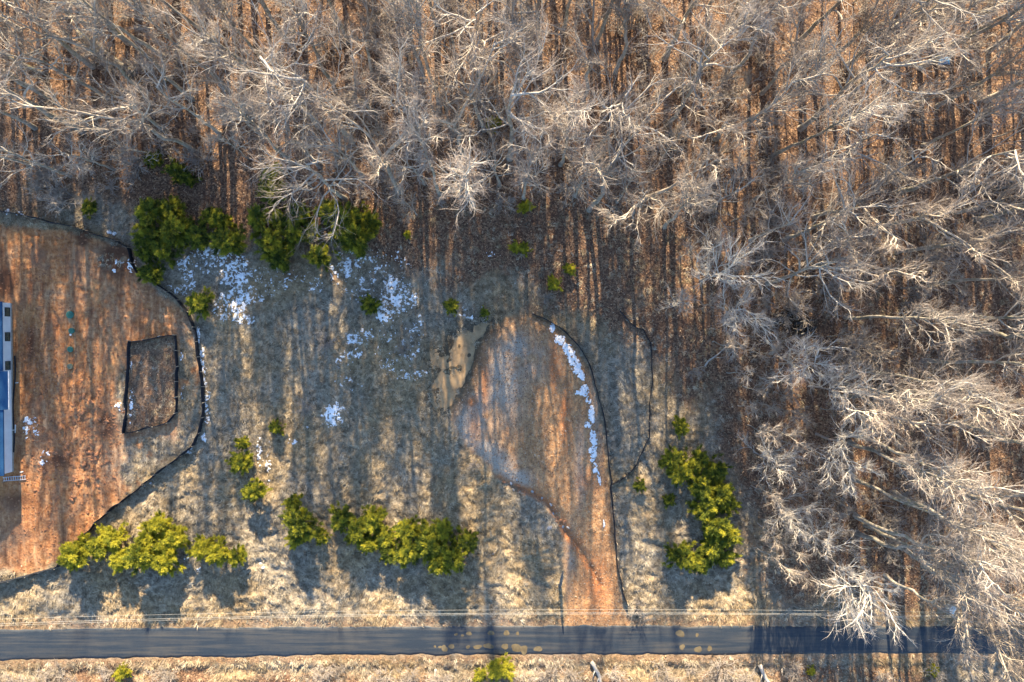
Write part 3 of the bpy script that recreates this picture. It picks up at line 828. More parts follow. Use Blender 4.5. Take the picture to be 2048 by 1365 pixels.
# ------------------------------------------------------------------ cedars
def cedar_mesh(seed, n=8000):
    """unit cedar: radius about 1, height about 2.4, loose upswept sprays."""
    r = np.random.default_rng(seed)
    H = 2.4
    # ascending branches, each ending in a few feathery plumes
    nb = 44
    bz = 0.10 + 0.88 * r.random(nb) ** 0.8
    ba = np.arange(nb) * 2.399 + r.normal(size=nb) * 0.5
    br = (0.22 + 0.90 * (1 - bz) ** 0.75) * (0.50 + 0.68 * r.random(nb))
    npl = 150
    pb = r.integers(0, nb, npl); pt = 0.35 + 0.65 * r.random(npl)
    pR = br[pb] * pt; paz = ba[pb] + r.normal(size=npl) * 0.22
    pc = np.stack([np.cos(paz) * pR, np.sin(paz) * pR, bz[pb] * H * 0.92 + pR * 0.35], -1) + r.normal(size=(npl, 3)) * 0.05
    pd = nrm(np.stack([np.cos(paz), np.sin(paz), np.full(npl, 0.6)], -1) + r.normal(size=(npl, 3)) * 0.25)
    ptone = np.clip(r.normal(0.5, 0.30, npl), 0, 1)  # light and dark plumes paint lit tips and shaded gaps into the crown
    ci = r.integers(0, npl, n)
    al = r.normal(size=n) * 0.085
    pos = pc[ci] + pd[ci] * al[:, None] + r.normal(size=(n, 3)) * 0.036
    out = nrm(pd[ci] + r.normal(size=(n, 3)) * 0.35)
    V = []; F = []; A = []
    nv = 0
    k = 4
    ln = 0.08 + 0.11 * r.random(n)
    for j in range(k):
        d = nrm(out + r.normal(size=(n, 3)) * 0.38)
        s = nrm(np.cross(d, nrm(r.normal(size=(n, 3)))))
        w = (0.007 + 0.007 * r.random(n))[:, None]
        a = pos; m_ = pos + d * (ln * 0.5)[:, None]; e = pos + d * ln[:, None]
        V.append(np.stack([a, m_ + s * w, e, m_ - s * w], 1).reshape(-1, 3))
    V = np.concatenate(V)
    F = np.arange(len(V)).reshape(-1, 4)
    tone = np.tile(np.repeat(np.clip(ptone[ci] + r.normal(0, 0.10, n), 0, 1), 4), k)
    # trunk and branches
    tp = np.array([[[0, 0, -0.15], [0.01, 0.02, 0.6], [0.0, 0.03, 1.3], [0.0, 0.0, 2.2]]]); tr_ = np.array([[0.085, 0.07, 0.045, 0.02]])
    bp = []
    for i in range(nb):
        a = np.array([0, 0, bz[i] * H * 0.92]); d = np.array([math.cos(ba[i]) * br[i], math.sin(ba[i]) * br[i], br[i] * 0.35])
        bp.append([a, a + d * 0.55, a + d])
    bp = np.array(bp); brd = np.tile(np.array([[0.022, 0.014, 0.006]]), (nb, 1))
    return (V, F, tone), chains_mesh([(tp, tr_, 7)]), chains_mesh([(bp, brd, 3)])

def cedar_mat():
    m, nt, b = new_mat('cedar_foliage')
    t = attr(nt, 'tone')
    rn = N(nt, 'ShaderNodeObjectInfo').outputs['Random']
    pn = pos_noise(nt, 2.6, 4, 0.7)  # noise deepens the painted dark gaps and bright tips
    gd = N(nt, 'ShaderNodeSeparateColor'); nt.links.new(N(nt, 'ShaderNodeObjectInfo').outputs['Color'], gd.inputs[0])
    f = mathn(nt, 'ADD', mathn(nt, 'MULTIPLY', t, 0.55), mathn(nt, 'ADD', mathn(nt, 'MULTIPLY', pn, 0.50), mathn(nt, 'MULTIPLY', rn, 0.14)))
    f = mathn(nt, 'ADD', f, gd.outputs[0])  # per-tree offset: own yellow hue, plus sun and shade painted into clumps
    c = ramp(nt, f, [(0.30, (0.030, 0.050, 0.012)), (0.48, (0.085, 0.118, 0.020)), (0.64, (0.20, 0.22, 0.024)), (0.90, (0.46, 0.42, 0.04))])
    nt.links.new(c, b.inputs['Base Color'])
    b.inputs['Roughness'].default_value = 0.75
    b.inputs['Specular IOR Level'].default_value = 0.2
    # thin sprays let some light through
    tl = N(nt, 'ShaderNodeBsdfTranslucent'); nt.links.new(c, tl.inputs['Color'])
    ms = N(nt, 'ShaderNodeMixShader'); ms.inputs[0].default_value = 0.38
    out = [n for n in nt.nodes if n.type == 'OUTPUT_MATERIAL'][0]
    nt.links.new(b.outputs[0], ms.inputs[1]); nt.links.new(tl.outputs[0], ms.inputs[2]); nt.links.new(ms.outputs[0], out.inputs['Surface'])
    return m
MAT_CEDAR = cedar_mat()
CEDARS = []
for i in range(6):
    (v, f, tone), (tv, tf), (bv, bf) = cedar_mesh(500 + i)
    fm = mesh_np('crown', v, f, MAT_CEDAR)
    fattr(fm, 'tone', tone)
    CEDARS.append((fm, mesh_np('trunk', tv, tf, BARK_BROWN, smooth=True), mesh_np('branches', bv, bf, BARK_BROWN, smooth=True)))
def place_cedar(px, py, r, label, group=None, name='cedar_tree', squash=1.0, gold_light=0.0):
    rad = r * M
    z = rad * 0.9
    x, y = unproject(px, py, z)
    v = random.randrange(6)
    e = empty(name, (x, y, gzf(x, y)), random.random() * 6.28)
    s = rad / 0.92
    e.scale = (s * random.uniform(0.9, 1.15), s * random.uniform(0.9, 1.15), s * random.uniform(0.5, 0.68) * squash)
    for o, nm in zip(CEDARS[v], ('crown', 'trunk', 'branches')):
        c = link(bpy.data.objects.new(nm, o), e); c.color = (gold_light, gold_light, gold_light, 1)
    tag(e, label, 'shrub' if name == 'evergreen_shrub' else 'tree', group)

G1 = [(305, 318, 20), (352, 342, 24), (378, 358, 17), (540, 352, 26), (545, 385, 30), (300, 428, 34), (340, 420, 30), (355, 462, 36), (298, 478, 30), (330, 500, 26), (293, 508, 22), (395, 470, 30), (440, 440, 26), (455, 482, 34), (420, 430, 20), (520, 440, 32), (560, 440, 28), (545, 490, 34), (590, 470, 28), (560, 515, 26), (625, 465, 22), (640, 510, 26), (660, 425, 28), (700, 440, 32), (735, 445, 28), (715, 475, 34), (605, 430, 26), (680, 470, 24)]
G1.sort(key=lambda c: (c[0] - 258) ** 2 + (c[1] - 490) ** 2)
for i, c in enumerate(G1):
    place_cedar(*c, f"dark green cedar of the dense clump, {ORD[i] or 'first'} from the clay lot fence corner", 'cedars at the foot of the wood', gold_light=-0.10)  # darker offset paints the shade of the wood into this clump
for c, lab in [((300, 548, 24), 'green cedar at the corner of the black fence, below the dense clump'), ((398, 608, 27), 'bright-tipped cedar leaning over the black fence north of the walled enclosure'), ((178, 415, 16), 'small cedar behind the clay lot fence, apart from the dense clump'),
    ((740, 610, 19), 'dark rounded cedar bush beside the largest round snow patch'), ((903, 613, 16), 'dark small cedar bush above the puddle'), ((970, 626, 11), 'tiny dark cedar bush touching the tip of the puddle'),
    ((552, 855, 15), 'little cedar standing alone in the open field'), ((487, 886, 17), 'small upper cedar of the trio in the field'), ((480, 925, 25), 'largest cedar of the trio in the field'), ((512, 983, 25), 'lowest rounded cedar of the trio in the field'),
    ((1360, 855, 20), 'small cedar north of the long cedar clump'), ((1280, 972, 15), 'yellow-green cedar bush beside the junction of two fences'), ((1338, 1000, 15), 'small round cedar on the west side of the long clump')]:
    place_cedar(*c, lab)
for c, lab in [((1030, 495, 13), 'yellow-green evergreen shrub on the brown leaves, left of its twin'), ((1048, 497, 14), 'brightest yellow evergreen shrub on the brown leaves'), ((1140, 540, 14), 'yellow evergreen shrub with an orange flag beside it'), ((1108, 567, 16), 'dull green evergreen shrub north of the raised pad'), ((1052, 415, 15), 'olive evergreen shrub at the foot of the bare trees'), ((985, 248, 18), 'pale olive evergreen shrub glimpsed among bare branches'), ((815, 470, 9), 'tiny green shrub under the edge of the wood'), ((1000, 1343, 26), 'yellow-green evergreen bush on the far road verge'), ((960, 1352, 16), 'smaller yellow evergreen bush on the far road verge'), ((240, 1350, 18), 'lime-green bush on the far verge by the clay lot'), ((1870, 1345, 14), 'yellowish bush on the far verge under the big bare limbs'), ((1625, 1345, 10), 'tiny green bush on the far verge by the pale log')]:
    place_cedar(*c, lab, name='evergreen_shrub', squash=0.8, gold_light=0.2)
G2 = [(160, 1100, 34), (140, 1118, 24), (200, 1092, 28), (228, 1075, 28), (245, 1118, 30), (290, 1108, 40), (318, 1048, 26), (330, 1118, 30), (352, 1075, 28), (300, 1075, 26), (405, 1095, 27), (440, 1105, 30), (474, 1112, 20)]
G2.sort()
for i, c in enumerate(G2): place_cedar(*c, f"yellow-green cedar by the road, {ORD[i] or 'first'} in the row starting at the clay lot fence", 'cedars of the row by the clay lot', gold_light=random.uniform(0.08, 0.26))  # yellow offset paints sunlight into this row
G3 = [(584, 1005, 20), (600, 1045, 34), (592, 1078, 22), (640, 1072, 20), (682, 1035, 28), (715, 1060, 30), (745, 1040, 30), (768, 1075, 28), (738, 1088, 22), (778, 1108, 22), (815, 1060, 26), (822, 1100, 34), (855, 1085, 32), (885, 1060, 26), (905, 1110, 32), (935, 1082, 26), (880, 1122, 28)]
G3.sort(reverse=True)
for i, c in enumerate(G3): place_cedar(*c, f"sunlit cedar of the mid-field row, {ORD[i] or 'first'} counted from the gravel pad", 'cedars of the middle row', gold_light=random.uniform(0.02, 0.15))  # smaller yellow offset, again sunlight put into the foliage colour
G4 = [(1345, 920, 26), (1362, 945, 28), (1395, 920, 26), (1430, 940, 26), (1400, 970, 34), (1440, 985, 30), (1458, 1010, 22), (1410, 1015, 30), (1432, 1050, 34), (1455, 1075, 24), (1425, 1095, 32), (1452, 1115, 22), (1362, 1112, 28), (1395, 1125, 26), (1348, 1108, 18)]
G4.sort(key=lambda c: -c[1])
for i, c in enumerate(G4): place_cedar(*c, f"deep green cedar of the long clump by the saplings, {ORD[i] or 'first'} counted from the road", 'cedars of the long clump')

# ------------------------------------------------------------------ snow
SNOW = {
 'far': ('thin broken snow left in the shade of the dense cedar clump', [(440, 505, 38, 18, .2, 1), (405, 525, 30, 22, 0, .8), (372, 550, 16, 32, .3, .9), (470, 545, 30, 30, 0, 1), (480, 590, 32, 26, .4, 1), (455, 620, 32, 26, 0, .9), (490, 640, 18, 10, 0, .9), (520, 570, 40, 30, 0, .35), (560, 550, 60, 30, 0, .25), (700, 520, 26, 30, 0, .85), (690, 545, 30, 26, 0, .6), (630, 572, 14, 14, 0, .6), (350, 580, 26, 6, -.3, .7)]),
 'mid': ('snow flecks and patches in the grass between cedars and puddle', [(785, 590, 24, 34, 0, 1), (780, 615, 34, 24, .5, 1), (815, 600, 20, 16, 0, .8), (715, 672, 32, 16, 0, .9), (695, 715, 26, 14, .5, .85), (832, 655, 12, 26, -.3, .7), (805, 745, 26, 12, 0, .5), (830, 750, 24, 10, 0, .5), (668, 830, 24, 20, .6, 1), (760, 560, 70, 60, 0, .3), (945, 625, 24, 12, 0, .6), (980, 510, 8, 6, 0, .5), (1020, 570, 10, 6, 0, .4), (800, 700, 60, 60, 0, .2), (700, 760, 30, 20, 0, .35), (1160, 560, 40, 30, 0, .12)]),
 'trio': ('narrow snow strip in the shade beside the trio of cedars', [(520, 905, 7, 30, 0, .7), (537, 930, 5, 42, 0, .75), (585, 882, 12, 6, 0, .6), (612, 862, 8, 8, 0, .4)]),
 'fence': ('thin line of snow along the outer side of the black fence', [(397, 670, 4, 20, 0, 1), (404, 715, 4, 26, 0, 1), (411, 755, 4, 22, 0, .8), (416, 800, 5, 26, 0, .9), (416, 840, 5, 22, 0, .8), (408, 875, 6, 10, .4, .8), (385, 900, 12, 5, .6, .5), (300, 965, 10, 5, .6, .5), (280, 982, 8, 5, .6, .6)]),
 'encl': ('bits of snow inside the fenced enclosure', [(263, 730, 3, 16, 0, .7), (264, 800, 4, 22, 0, .9), (262, 835, 3, 12, 0, .6), (363, 715, 4, 8, 0, .7), (366, 765, 4, 14, 0, .6), (364, 795, 3, 8, 0, .7), (240, 815, 8, 10, .5, .6), (320, 675, 6, 3, 0, .6)]),
 'clay': ('white snow remnants on the churned clay beside the house', [(52, 855, 6, 20, 0, .9), (66, 845, 9, 14, 0, .8), (75, 865, 8, 6, 0, .8), (92, 908, 9, 7, .5, .9), (88, 925, 9, 6, .5, .8)]),
 'corner': ('blue-white snow against the upper fence of the clay lot', [(263, 530, 8, 14, 0, 1), (236, 524, 9, 5, 0, .8), (228, 542, 4, 4, 0, .7), (216, 464, 5, 5, 0, 1), (228, 467, 4, 4, 0, 1), (12, 424, 14, 5, 0, .9), (45, 428, 18, 5, 0, .7)]),
 'padstrip': ('long white snow strip along the fence of the raised pad', [(1104, 656, 5, 8, 0, 1.2), (1120, 680, 12, 9, -.7, 1.25), (1137, 702, 9, 16, .5, 1.25), (1150, 730, 9, 20, .35, 1.25), (1162, 750, 5, 10, .5, 1.1), (1168, 780, 8, 10, .2, 1.15), (1158, 785, 10, 4, 0, .8), (1176, 800, 5, 6, 0, .9), (1183, 830, 6, 16, 0, 1.1), (1175, 848, 8, 7, 0, .9), (1186, 880, 6, 18, .1, 1.2), (1184, 905, 7, 14, 0, 1.2), (1189, 935, 4, 10, 0, 1.1), (1197, 955, 2.5, 12, .2, 1), (1207, 1048, 1.8, 9, 0, 1)]),
 'row': ('small icy scraps of snow south of the cedar row', [(372, 1118, 10, 4, .8, .6), (470, 1135, 10, 4, -.6, .6), (525, 1133, 10, 4, -.5, .7), (398, 1140, 6, 4, .6, .5), (985, 1106, 7, 5, 0, .7), (655, 1073, 4, 4, 0, .5)]),
}
def snow_mat():
    m, nt, b = new_mat('old_snow')
    c = ramp(nt, pos_noise(nt, 5, 4), [(0.3, (0.70, 0.71, 0.73)), (0.6, (0.84, 0.85, 0.86))])
    nt.links.new(c, b.inputs['Base Color'])
    b.inputs['Roughness'].default_value = 0.6
    bump(nt, b, pos_noise(nt, 8, 4), 0.4, 0.03)
    return m
MAT_SNOW = snow_mat()
SS = 0.065
snow_grid = {}
SGX = np.arange(-68, 68, SS); SGY = np.arange(-46, 46, SS)
snow_all = np.zeros((len(SGY), len(SGX)), bool)
def snow_field(cl, x, y):
    e = np.zeros(x.shape)
    for px, py, a, b_, rot, den in cl:
        cx, cy = W(px, py)
        c, s = math.cos(rot), math.sin(rot)
        u = ((x - cx) * c + (y - cy) * s) / (a * M); v = (-(x - cx) * s + (y - cy) * c) / (b_ * M)
        q = u * u + v * v
        e = np.maximum(e, den * np.clip(1.35 - 0.75 * q, 0, 1))
    n = 0.45 * fbm(x, y, 0.8, 4, 2, 0.8) + 0.55 * fbm(x, y, 0.26, 3, 6, 0.8)
    return n + 0.155 * e - 0.645 + np.minimum(0, (e - 0.15)) * 3
for key, (lab, cl) in SNOW.items():
    arr = np.array([c[:4] for c in cl], float)
    px0, px1 = (arr[:, 0] - 1.4 * np.maximum(arr[:, 2], arr[:, 3])).min(), (arr[:, 0] + 1.4 * np.maximum(arr[:, 2], arr[:, 3])).max()
    py0, py1 = (arr[:, 1] - 1.4 * np.maximum(arr[:, 2], arr[:, 3])).min(), (arr[:, 1] + 1.4 * np.maximum(arr[:, 2], arr[:, 3])).max()
    x0, y1 = W(px0, py0); x1, y0 = W(px1, py1)
    i0, i1 = np.searchsorted(SGX, [x0, x1]); j0, j1 = np.searchsorted(SGY, [y0, y1])
    sx, sy = np.meshgrid(SGX[i0:i1], SGY[j0:j1])
    f = snow_field(cl, sx, sy)
    if key in ('padstrip',): f = f + 0.065 * (f > -0.2)
    mk = f > 0
    snow_all[j0:j1, i0:i1] |= mk
    gf = grid_faces(sx.shape[1], sx.shape[0])
    gf = gf[(mk.ravel()[gf]).sum(1) >= 2]
    if not len(gf): continue
    used = np.unique(gf); rem = -np.ones(sx.size, int); rem[used] = np.arange(len(used))
    sz = gz(sx, sy) + np.where(mk, 0.03 + np.clip(f, 0, 0.12) * 0.6, -0.03)
    o = obj_np('snow_patch', np.stack([sx, sy, sz], -1).reshape(-1, 3)[used], rem[gf], MAT_SNOW, smooth=True)
    tag(o, lab, 'snow', kind='stuff')
def in_snow(x, y):
    i = np.clip(((x + 68) / SS).astype(int), 0, len(SGX) - 1); j = np.clip(((y + 46) / SS).astype(int), 0, len(SGY) - 1)
    return snow_all[j, i]

# ------------------------------------------------------------------ dead grass and fallen leaves
def grass_mat():
    m, nt, b = new_mat('dead_grass')
    nb = pos_noise(nt, 0.09, 3); nf = attr(nt, 'rnd')
    a = ramp(nt, nf, [(0.0, (0.10, 0.072, 0.043)), (0.5, (0.335, 0.255, 0.15)), (1.0, (0.48, 0.40, 0.28))])
    c = ramp(nt, nf, [(0.0, (0.085, 0.070, 0.052)), (0.5, (0.26, 0.222, 0.165)), (1.0, (0.49, 0.435, 0.34))])
    nt.links.new(mix(nt, ramp(nt, nb, [(0.42, (0, 0, 0)), (0.60, (1, 1, 1))]), a, c), b.inputs['Base Color'])
    b.inputs['Roughness'].default_value = 0.85
    return m
MAT_GRASS = grass_mat()
r = np.random.default_rng(21)
nc = 62000
cx = r.uniform(-70, 70, nc); cy = r.uniform(-47, 18, nc)
Lc = layers(cx, cy)
ok = (Lc['dirt'] < 0.45) & (Lc['pad'] < 0.15) & (Lc['road'] > 0.15) & (r.random(nc) > Lc['leaf'] * 0.85) & (r.random(nc) > Lc['pud'] * 0.6) & ~(in_snow(cx, cy) & (r.random(nc) < 0.8))
cx, cy = cx[ok], cy[ok]
nbld = 12
flow = fbm(cx, cy, 3.5, 2, 5) * 9.0 + fbm(cx, cy, 0.9, 2, 2) * 2
bx_ = np.repeat(cx, nbld) + r.normal(size=len(cx) * nbld) * 0.13
by_ = np.repeat(cy, nbld) + r.normal(size=len(cx) * nbld) * 0.13
fl = np.repeat(flow, nbld) + r.normal(size=len(bx_)) * 0.7
clump = np.repeat(0.6 + 0.8 * r.random(len(cx)), nbld)
L_ = (0.22 + 0.30 * r.random(len(bx_))) * clump
lift = (0.06 + 0.26 * r.random(len(bx_))) * clump
bz_ = gz(bx_, by_) - 0.02
w_ = 0.020 + 0.024 * r.random(len(bx_))
dx, dy = np.cos(fl), np.sin(fl)
v0 = np.stack([bx_ - dy * w_, by_ + dx * w_, bz_], -1); v1 = np.stack([bx_ + dy * w_, by_ - dx * w_, bz_], -1)
v2 = np.stack([bx_ + dx * L_, by_ + dy * L_, bz_ + lift], -1)
gv = np.stack([v0, v1, v2], 1).reshape(-1, 3)
go = obj_np('dead_grass', gv, np.arange(len(gv)).reshape(-1, 3), MAT_GRASS)
fattr(go.data, 'rnd', np.repeat(np.clip(np.repeat(r.normal(0.45, 0.27, len(cx)), nbld) + r.normal(0, 0.15, len(bx_)), 0, 1), 3))
tag(go, 'matted straw-coloured dead grass covering the lot', 'grass', kind='stuff')

def leaf_mat():
    m, nt, b = new_mat('fallen_leaf')
    c = ramp(nt, attr(nt, 'rnd'), [(0.0, (0.065, 0.038, 0.028)), (0.35, (0.15, 0.084, 0.050)), (0.65, (0.24, 0.138, 0.078)), (0.9, (0.36, 0.235, 0.14)), (1.0, (0.44, 0.33, 0.23))])
    nt.links.new(c, b.inputs['Base Color'])
    b.inputs['Roughness'].default_value = 0.7
    return m
MAT_LEAF = leaf_mat()
nl = 260000
lx = r.uniform(-71, 71, nl); ly = r.uniform(-46, 48, nl)
Ll = layers(lx, ly)
pr = np.maximum(Ll['leaf'], 0.5 * Ll['pad']) * (1 - 0.9 * Ll['dirt']) * (Ll['road'] > 0.0) + 0.015 * (Ll['road'] > 0)
pr = pr * (poly_sd(lx, ly, HOUSE) > 0.3) * (Ll['pud'] < 0.4)
ok = r.random(nl) < pr
lx, ly = lx[ok], ly[ok]; road_l = Ll['road'][ok]
lz = np.where(road_l < 0, 0.055, gz(lx, ly)) + 0.015
th = r.random(len(lx)) * 6.28; sz = 0.055 + 0.065 * r.random(len(lx))
tl1 = r.normal(size=len(lx)) * 0.4; tl2 = r.normal(size=len(lx)) * 0.4
c_, s_ = np.cos(th), np.sin(th)
ex = np.stack([c_, s_, tl1], -1) * sz[:, None]; ey = np.stack([-s_, c_, tl2], -1) * (sz * 0.65)[:, None]
p0 = np.stack([lx, ly, lz + np.abs(tl1) * sz * 0.8], -1)
lv = np.stack([p0 - ex, p0 - ey, p0 + ex, p0 + ey], 1).reshape(-1, 3)
lo = obj_np('fallen_leaves', lv, np.arange(len(lv)).reshape(-1, 4), MAT_LEAF)
lr = r.random(len(lx)); lr = np.where(Ll['pad'][ok] > 0.5, 0.35 + 0.62 * lr, lr)
fattr(lo.data, 'rnd', np.repeat(lr, 4))
tag(lo, 'brown fallen leaves scattered over the forest floor', 'leaves', kind='stuff')

# ------------------------------------------------------------------ silt fences
MAT_FABRIC = simple_mat('black_fabric', [(0.010, 0.012, 0.018), (0.022, 0.025, 0.034)], 3, 0.7, spec=0.2)
MAT_STAKE = simple_mat('stake_wood', [(0.30, 0.25, 0.19), (0.46, 0.40, 0.32)], 5, 0.85)
def silt_fence(pts_px, label, closed=False, H=0.85, step=2.0, sag=0.10, seed=0):
    r = np.random.default_rng(seed)
    P = Wp(pts_px)
    if closed: P = np.vstack([P, P[:1]])
    seg = np.linalg.norm(np.diff(P, axis=0), axis=1); s = np.concatenate([[0], np.cumsum(seg)])
    tot = s[-1]
    npost = max(2, int(round(tot / step)) + 1)
    sp = np.linspace(0, tot, npost)
    at = lambda q: np.stack([np.interp(q, s, P[:, 0]), np.interp(q, s, P[:, 1])], -1)
    post = at(sp) + r.normal(size=(npost, 2)) * 0.05
    o = post[0]
    root = empty('silt_fence', (o[0], o[1], gzf(o[0], o[1])))
    tag(root, label, 'fence', 'black silt fences of the lot')
    O = np.array([o[0], o[1], root.location.z])
    # fabric: subdivided between the posts, sagging and bulging, 3 cm thick folds
    sub = 8
    q = np.concatenate([np.linspace(0, 1, sub, endpoint=False) + i for i in range(npost - 1)] + [[npost - 1]])
    fx = np.interp(q, np.arange(npost), post[:, 0]); fy = np.interp(q, np.arange(npost), post[:, 1])
    u = q - np.floor(q)
    d = np.gradient(np.stack([fx, fy], -1), axis=0); d /= np.linalg.norm(d, axis=1)[:, None] + 1e-9
    nx_, ny_ = -d[:, 1], d[:, 0]
    bul = np.sin(u * math.pi) * np.repeat(r.normal(size=npost) * 0.10, sub)[:len(q)]
    droop = np.sin(u * math.pi) * np.repeat(np.abs(r.normal(size=npost)) * sag + 0.03, sub)[:len(q)]
    g = gz(fx, fy)
    rows = []
    for side in (1, -1):
        for t in (0.0, 0.5, 1.0):
            off = bul * math.sin(t * 2.4) + side * 0.012 + 0.05 * (1 - t) * side
            z = g - 0.08 + (H - droop + 0.08) * t
            rows.append(np.stack([fx + nx_ * off, fy + ny_ * off, z], -1))
    rows = [rows[0], rows[1], rows[2], rows[5], rows[4], rows[3]]
    v = np.array(rows) - O
    m = len(q)
    f = grid_faces(m, 6)
    obj_np('fabric', v.reshape(-1, 3), f, MAT_FABRIC, root)
    pm = MB().box((0, 0, 0.38), (0.07, 0.07, 1.24)).box((0, 0, 1.02), (0.05, 0.05, 0.06))
    po = pm.build('post', MAT_STAKE, root)
    for i in range(npost - (1 if closed else 0)):
        if i: po = link(bpy.data.objects.new('post', pm_me), root)
        pm_me = po.data
        gzv = gzf(post[i, 0], post[i, 1])
        k = min(i, npost - 2); dd = post[k + 1] - post[k]; dd /= np.linalg.norm(dd) + 1e-9
        sd2 = 0.075
        po.location = (post[i, 0] - dd[1] * sd2 - O[0], post[i, 1] + dd[0] * sd2 - O[1], gzv - O[2] - 0.05)
        po.rotation_euler = (r.normal() * 0.06, r.normal() * 0.06, r.random() * 3)
silt_fence([(-60, 416), (20, 426), (85, 440), (150, 455), (258, 490), (266, 520), (282, 552), (335, 582), (372, 612), (390, 648), (399, 700), (409, 775), (411, 825), (396, 885), (300, 960), (200, 1040), (165, 1074), (118, 1132), (60, 1149), (-60, 1178)], 'long black silt fence around the red clay lot', seed=1, H=1.0)
silt_fence([(262, 683), (305, 677), (352, 670), (357, 735), (355, 838), (310, 853), (252, 868), (256, 790)], 'black silt fence closed into a four-sided enclosure on the clay lot', closed=True, seed=2, H=0.75)
silt_fence([(1063, 626), (1108, 646), (1150, 681), (1180, 730), (1197, 790), (1210, 850), (1217, 920), (1222, 970), (1228, 1050), (1235, 1120), (1244, 1180), (1254, 1205)], 'black silt fence curving along the east side of the raised pad and drive', seed=3, H=0.75)
silt_fence([(1240, 622), (1260, 648), (1290, 660), (1303, 690), (1306, 730), (1300, 800), (1299, 872), (1270, 935), (1246, 955), (1223, 968)], 'thin black silt fence bowing out through the grass east of the pad', seed=4, H=0.5, sag=0.16)

# ------------------------------------------------------------------ house
MAT_ROOF = simple_mat('blue_metal_roof', [(0.013, 0.055, 0.135), (0.017, 0.066, 0.155)], 0.6, 0.6, spec=0.15)
MAT_SIDING = simple_mat('white_siding', [(0.56, 0.60, 0.66), (0.64, 0.68, 0.73)], 1.2, 0.6)
MAT_DARKFRAME = simple_mat('dark_frame', [(0.012, 0.014, 0.018), (0.022, 0.024, 0.028)], 3, 0.5)
MAT_GLASS, _nt, _b = new_mat('window_glass')
_c = ramp(_nt, pos_noise(_nt, 2.0, 3), [(0.35, (0.03, 0.055, 0.06)), (0.65, (0.10, 0.11, 0.08))])
_nt.links.new(_c, _b.inputs['Base Color']); _b.inputs['Roughness'].default_value = 0.06; _b.inputs['Specular IOR Level'].default_value = 0.6
MAT_WHITE = simple_mat('white_plastic', [(0.62, 0.62, 0.60), (0.78, 0.78, 0.76)], 3, 0.5)
MAT_CONC = simple_mat('concrete', [(0.24, 0.23, 0.21), (0.36, 0.34, 0.31)], 3, 0.9)
hx, hy = W(26.5, 775)
HR = math.radians(0.6)
house = empty('house', (hx, hy, 0.0), HR)
tag(house, 'low white-sided house with blue roof beside the clay', 'house')
HL, HWID, HH = 22.2, 11.0, 2.65
# foundation + walls (house x runs west: 0 .. -HWID)
MB().box((-HWID / 2, 0, 0.12), (HWID - 0.06, HL - 0.06, 0.44)).build('foundation', MAT_CONC, house)
wm = MB()
nb = 14
for i in range(nb):                                   # lapped courses of the siding on the east side
    z0 = 0.34 + (HH - 0.34) * i / nb; z1 = 0.34 + (HH - 0.34) * (i + 1) / nb
    v = [(0.0, -HL / 2, z0), (0.0, HL / 2, z0), (-0.022, HL / 2, z1), (-0.022, -HL / 2, z1), (-0.022, -HL / 2, z0), (-0.022, HL / 2, z0)]
    wm.add(v, [(0, 1, 2, 3), (0, 4, 5, 1)])
wm.box((-HWID / 2 - 0.05, 0, (0.34 + HH) / 2), (HWID - 0.1, HL - 0.02, HH - 0.34))
wm.build('wall', MAT_SIDING, house)
gm = MB()
for sgn in (-1, 1):
    gm.add([(-0.1, sgn * (HL / 2 - 0.03), HH - 0.01), (-HWID, sgn * (HL / 2 - 0.03), HH - 0.01), (-HWID / 2, sgn * (HL / 2 - 0.03), HH + 2.3)], [(0, 1, 2)] if sgn < 0 else [(2, 1, 0)])
gm.build('gable', MAT_SIDING, house)
rm = MB()
OV = 0.60
def slope(y0, y1, over, z_e, rise, t=0.16):
    a = [(over, y0, z_e), (over, y1, z_e), (-HWID / 2, y1, z_e + rise), (-HWID / 2, y0, z_e + rise), (-HWID - over, y0, z_e), (-HWID - over, y1, z_e)]
    up = [(x, y, z + t) for x, y, z in a]
    rm.add(a + up, [(6, 7, 8, 9), (9, 8, 11, 10), (1, 0, 3, 2), (2, 3, 4, 5), (0, 1, 7, 6), (5, 4, 10, 11), (0, 6, 9, 3), (3, 9, 10, 4), (1, 2, 8, 7), (2, 5, 11, 8)])
slope(-HL / 2 - 0.05, -2.72, OV + 0.12, HH, 2.4)
slope(2.25, HL / 2 + 0.05, OV, HH, 2.4)
slope(-2.70, 2.23, OV + 0.72, HH - 0.08, 2.55)
roof = rm.build('roof', MAT_ROOF, house)
MB().box((OV + 0.72 + 0.05, -0.23, HH + 0.0), (0.10, 4.9, 0.11)).build('gutter', MAT_WHITE, roof)
MB().box((OV + 0.05, 6.7, HH + 0.07), (0.10, 8.9, 0.11)).build('gutter', MAT_ROOF, roof)
MB().tube([(-0.9, 1.9, HH + 0.3), (-0.9, 1.9, HH + 0.95)], 0.09, 10).build('vent_pipe', MAT_WHITE, roof)
for wy_px in (625, 674, 731):
    wy = W(0, wy_px)[1] - hy
    w = empty('window', (0.0, wy, 0.50)); w.parent = house; w.scale = (1, 1, 0.78)
    MB().box((0.03, 0, 0.04), (0.08, 1.16, 0.10)).box((0.03, 0, 1.10), (0.08, 1.16, 0.10)).box((0.03, -0.53, 0.57), (0.08, 0.10, 0.96)).box((0.03, 0.53, 0.57), (0.08, 0.10, 0.96)).box((0.035, 0, 0.57), (0.05, 0.05, 0.96)).build('frame', MAT_DARKFRAME, w)
    for s in (-1, 1):
        MB().box((0.012, s * 0.25, 0.57), (0.02, 0.44, 0.95)).build('pane', MAT_GLASS, w)
MB().tube([(0.04, -5.6, 0.5), (0.25, -5.6, 0.45), (0.30, -5.6, 0.1)], 0.035, 8).build('pipe_stub', MAT_WHITE, house)

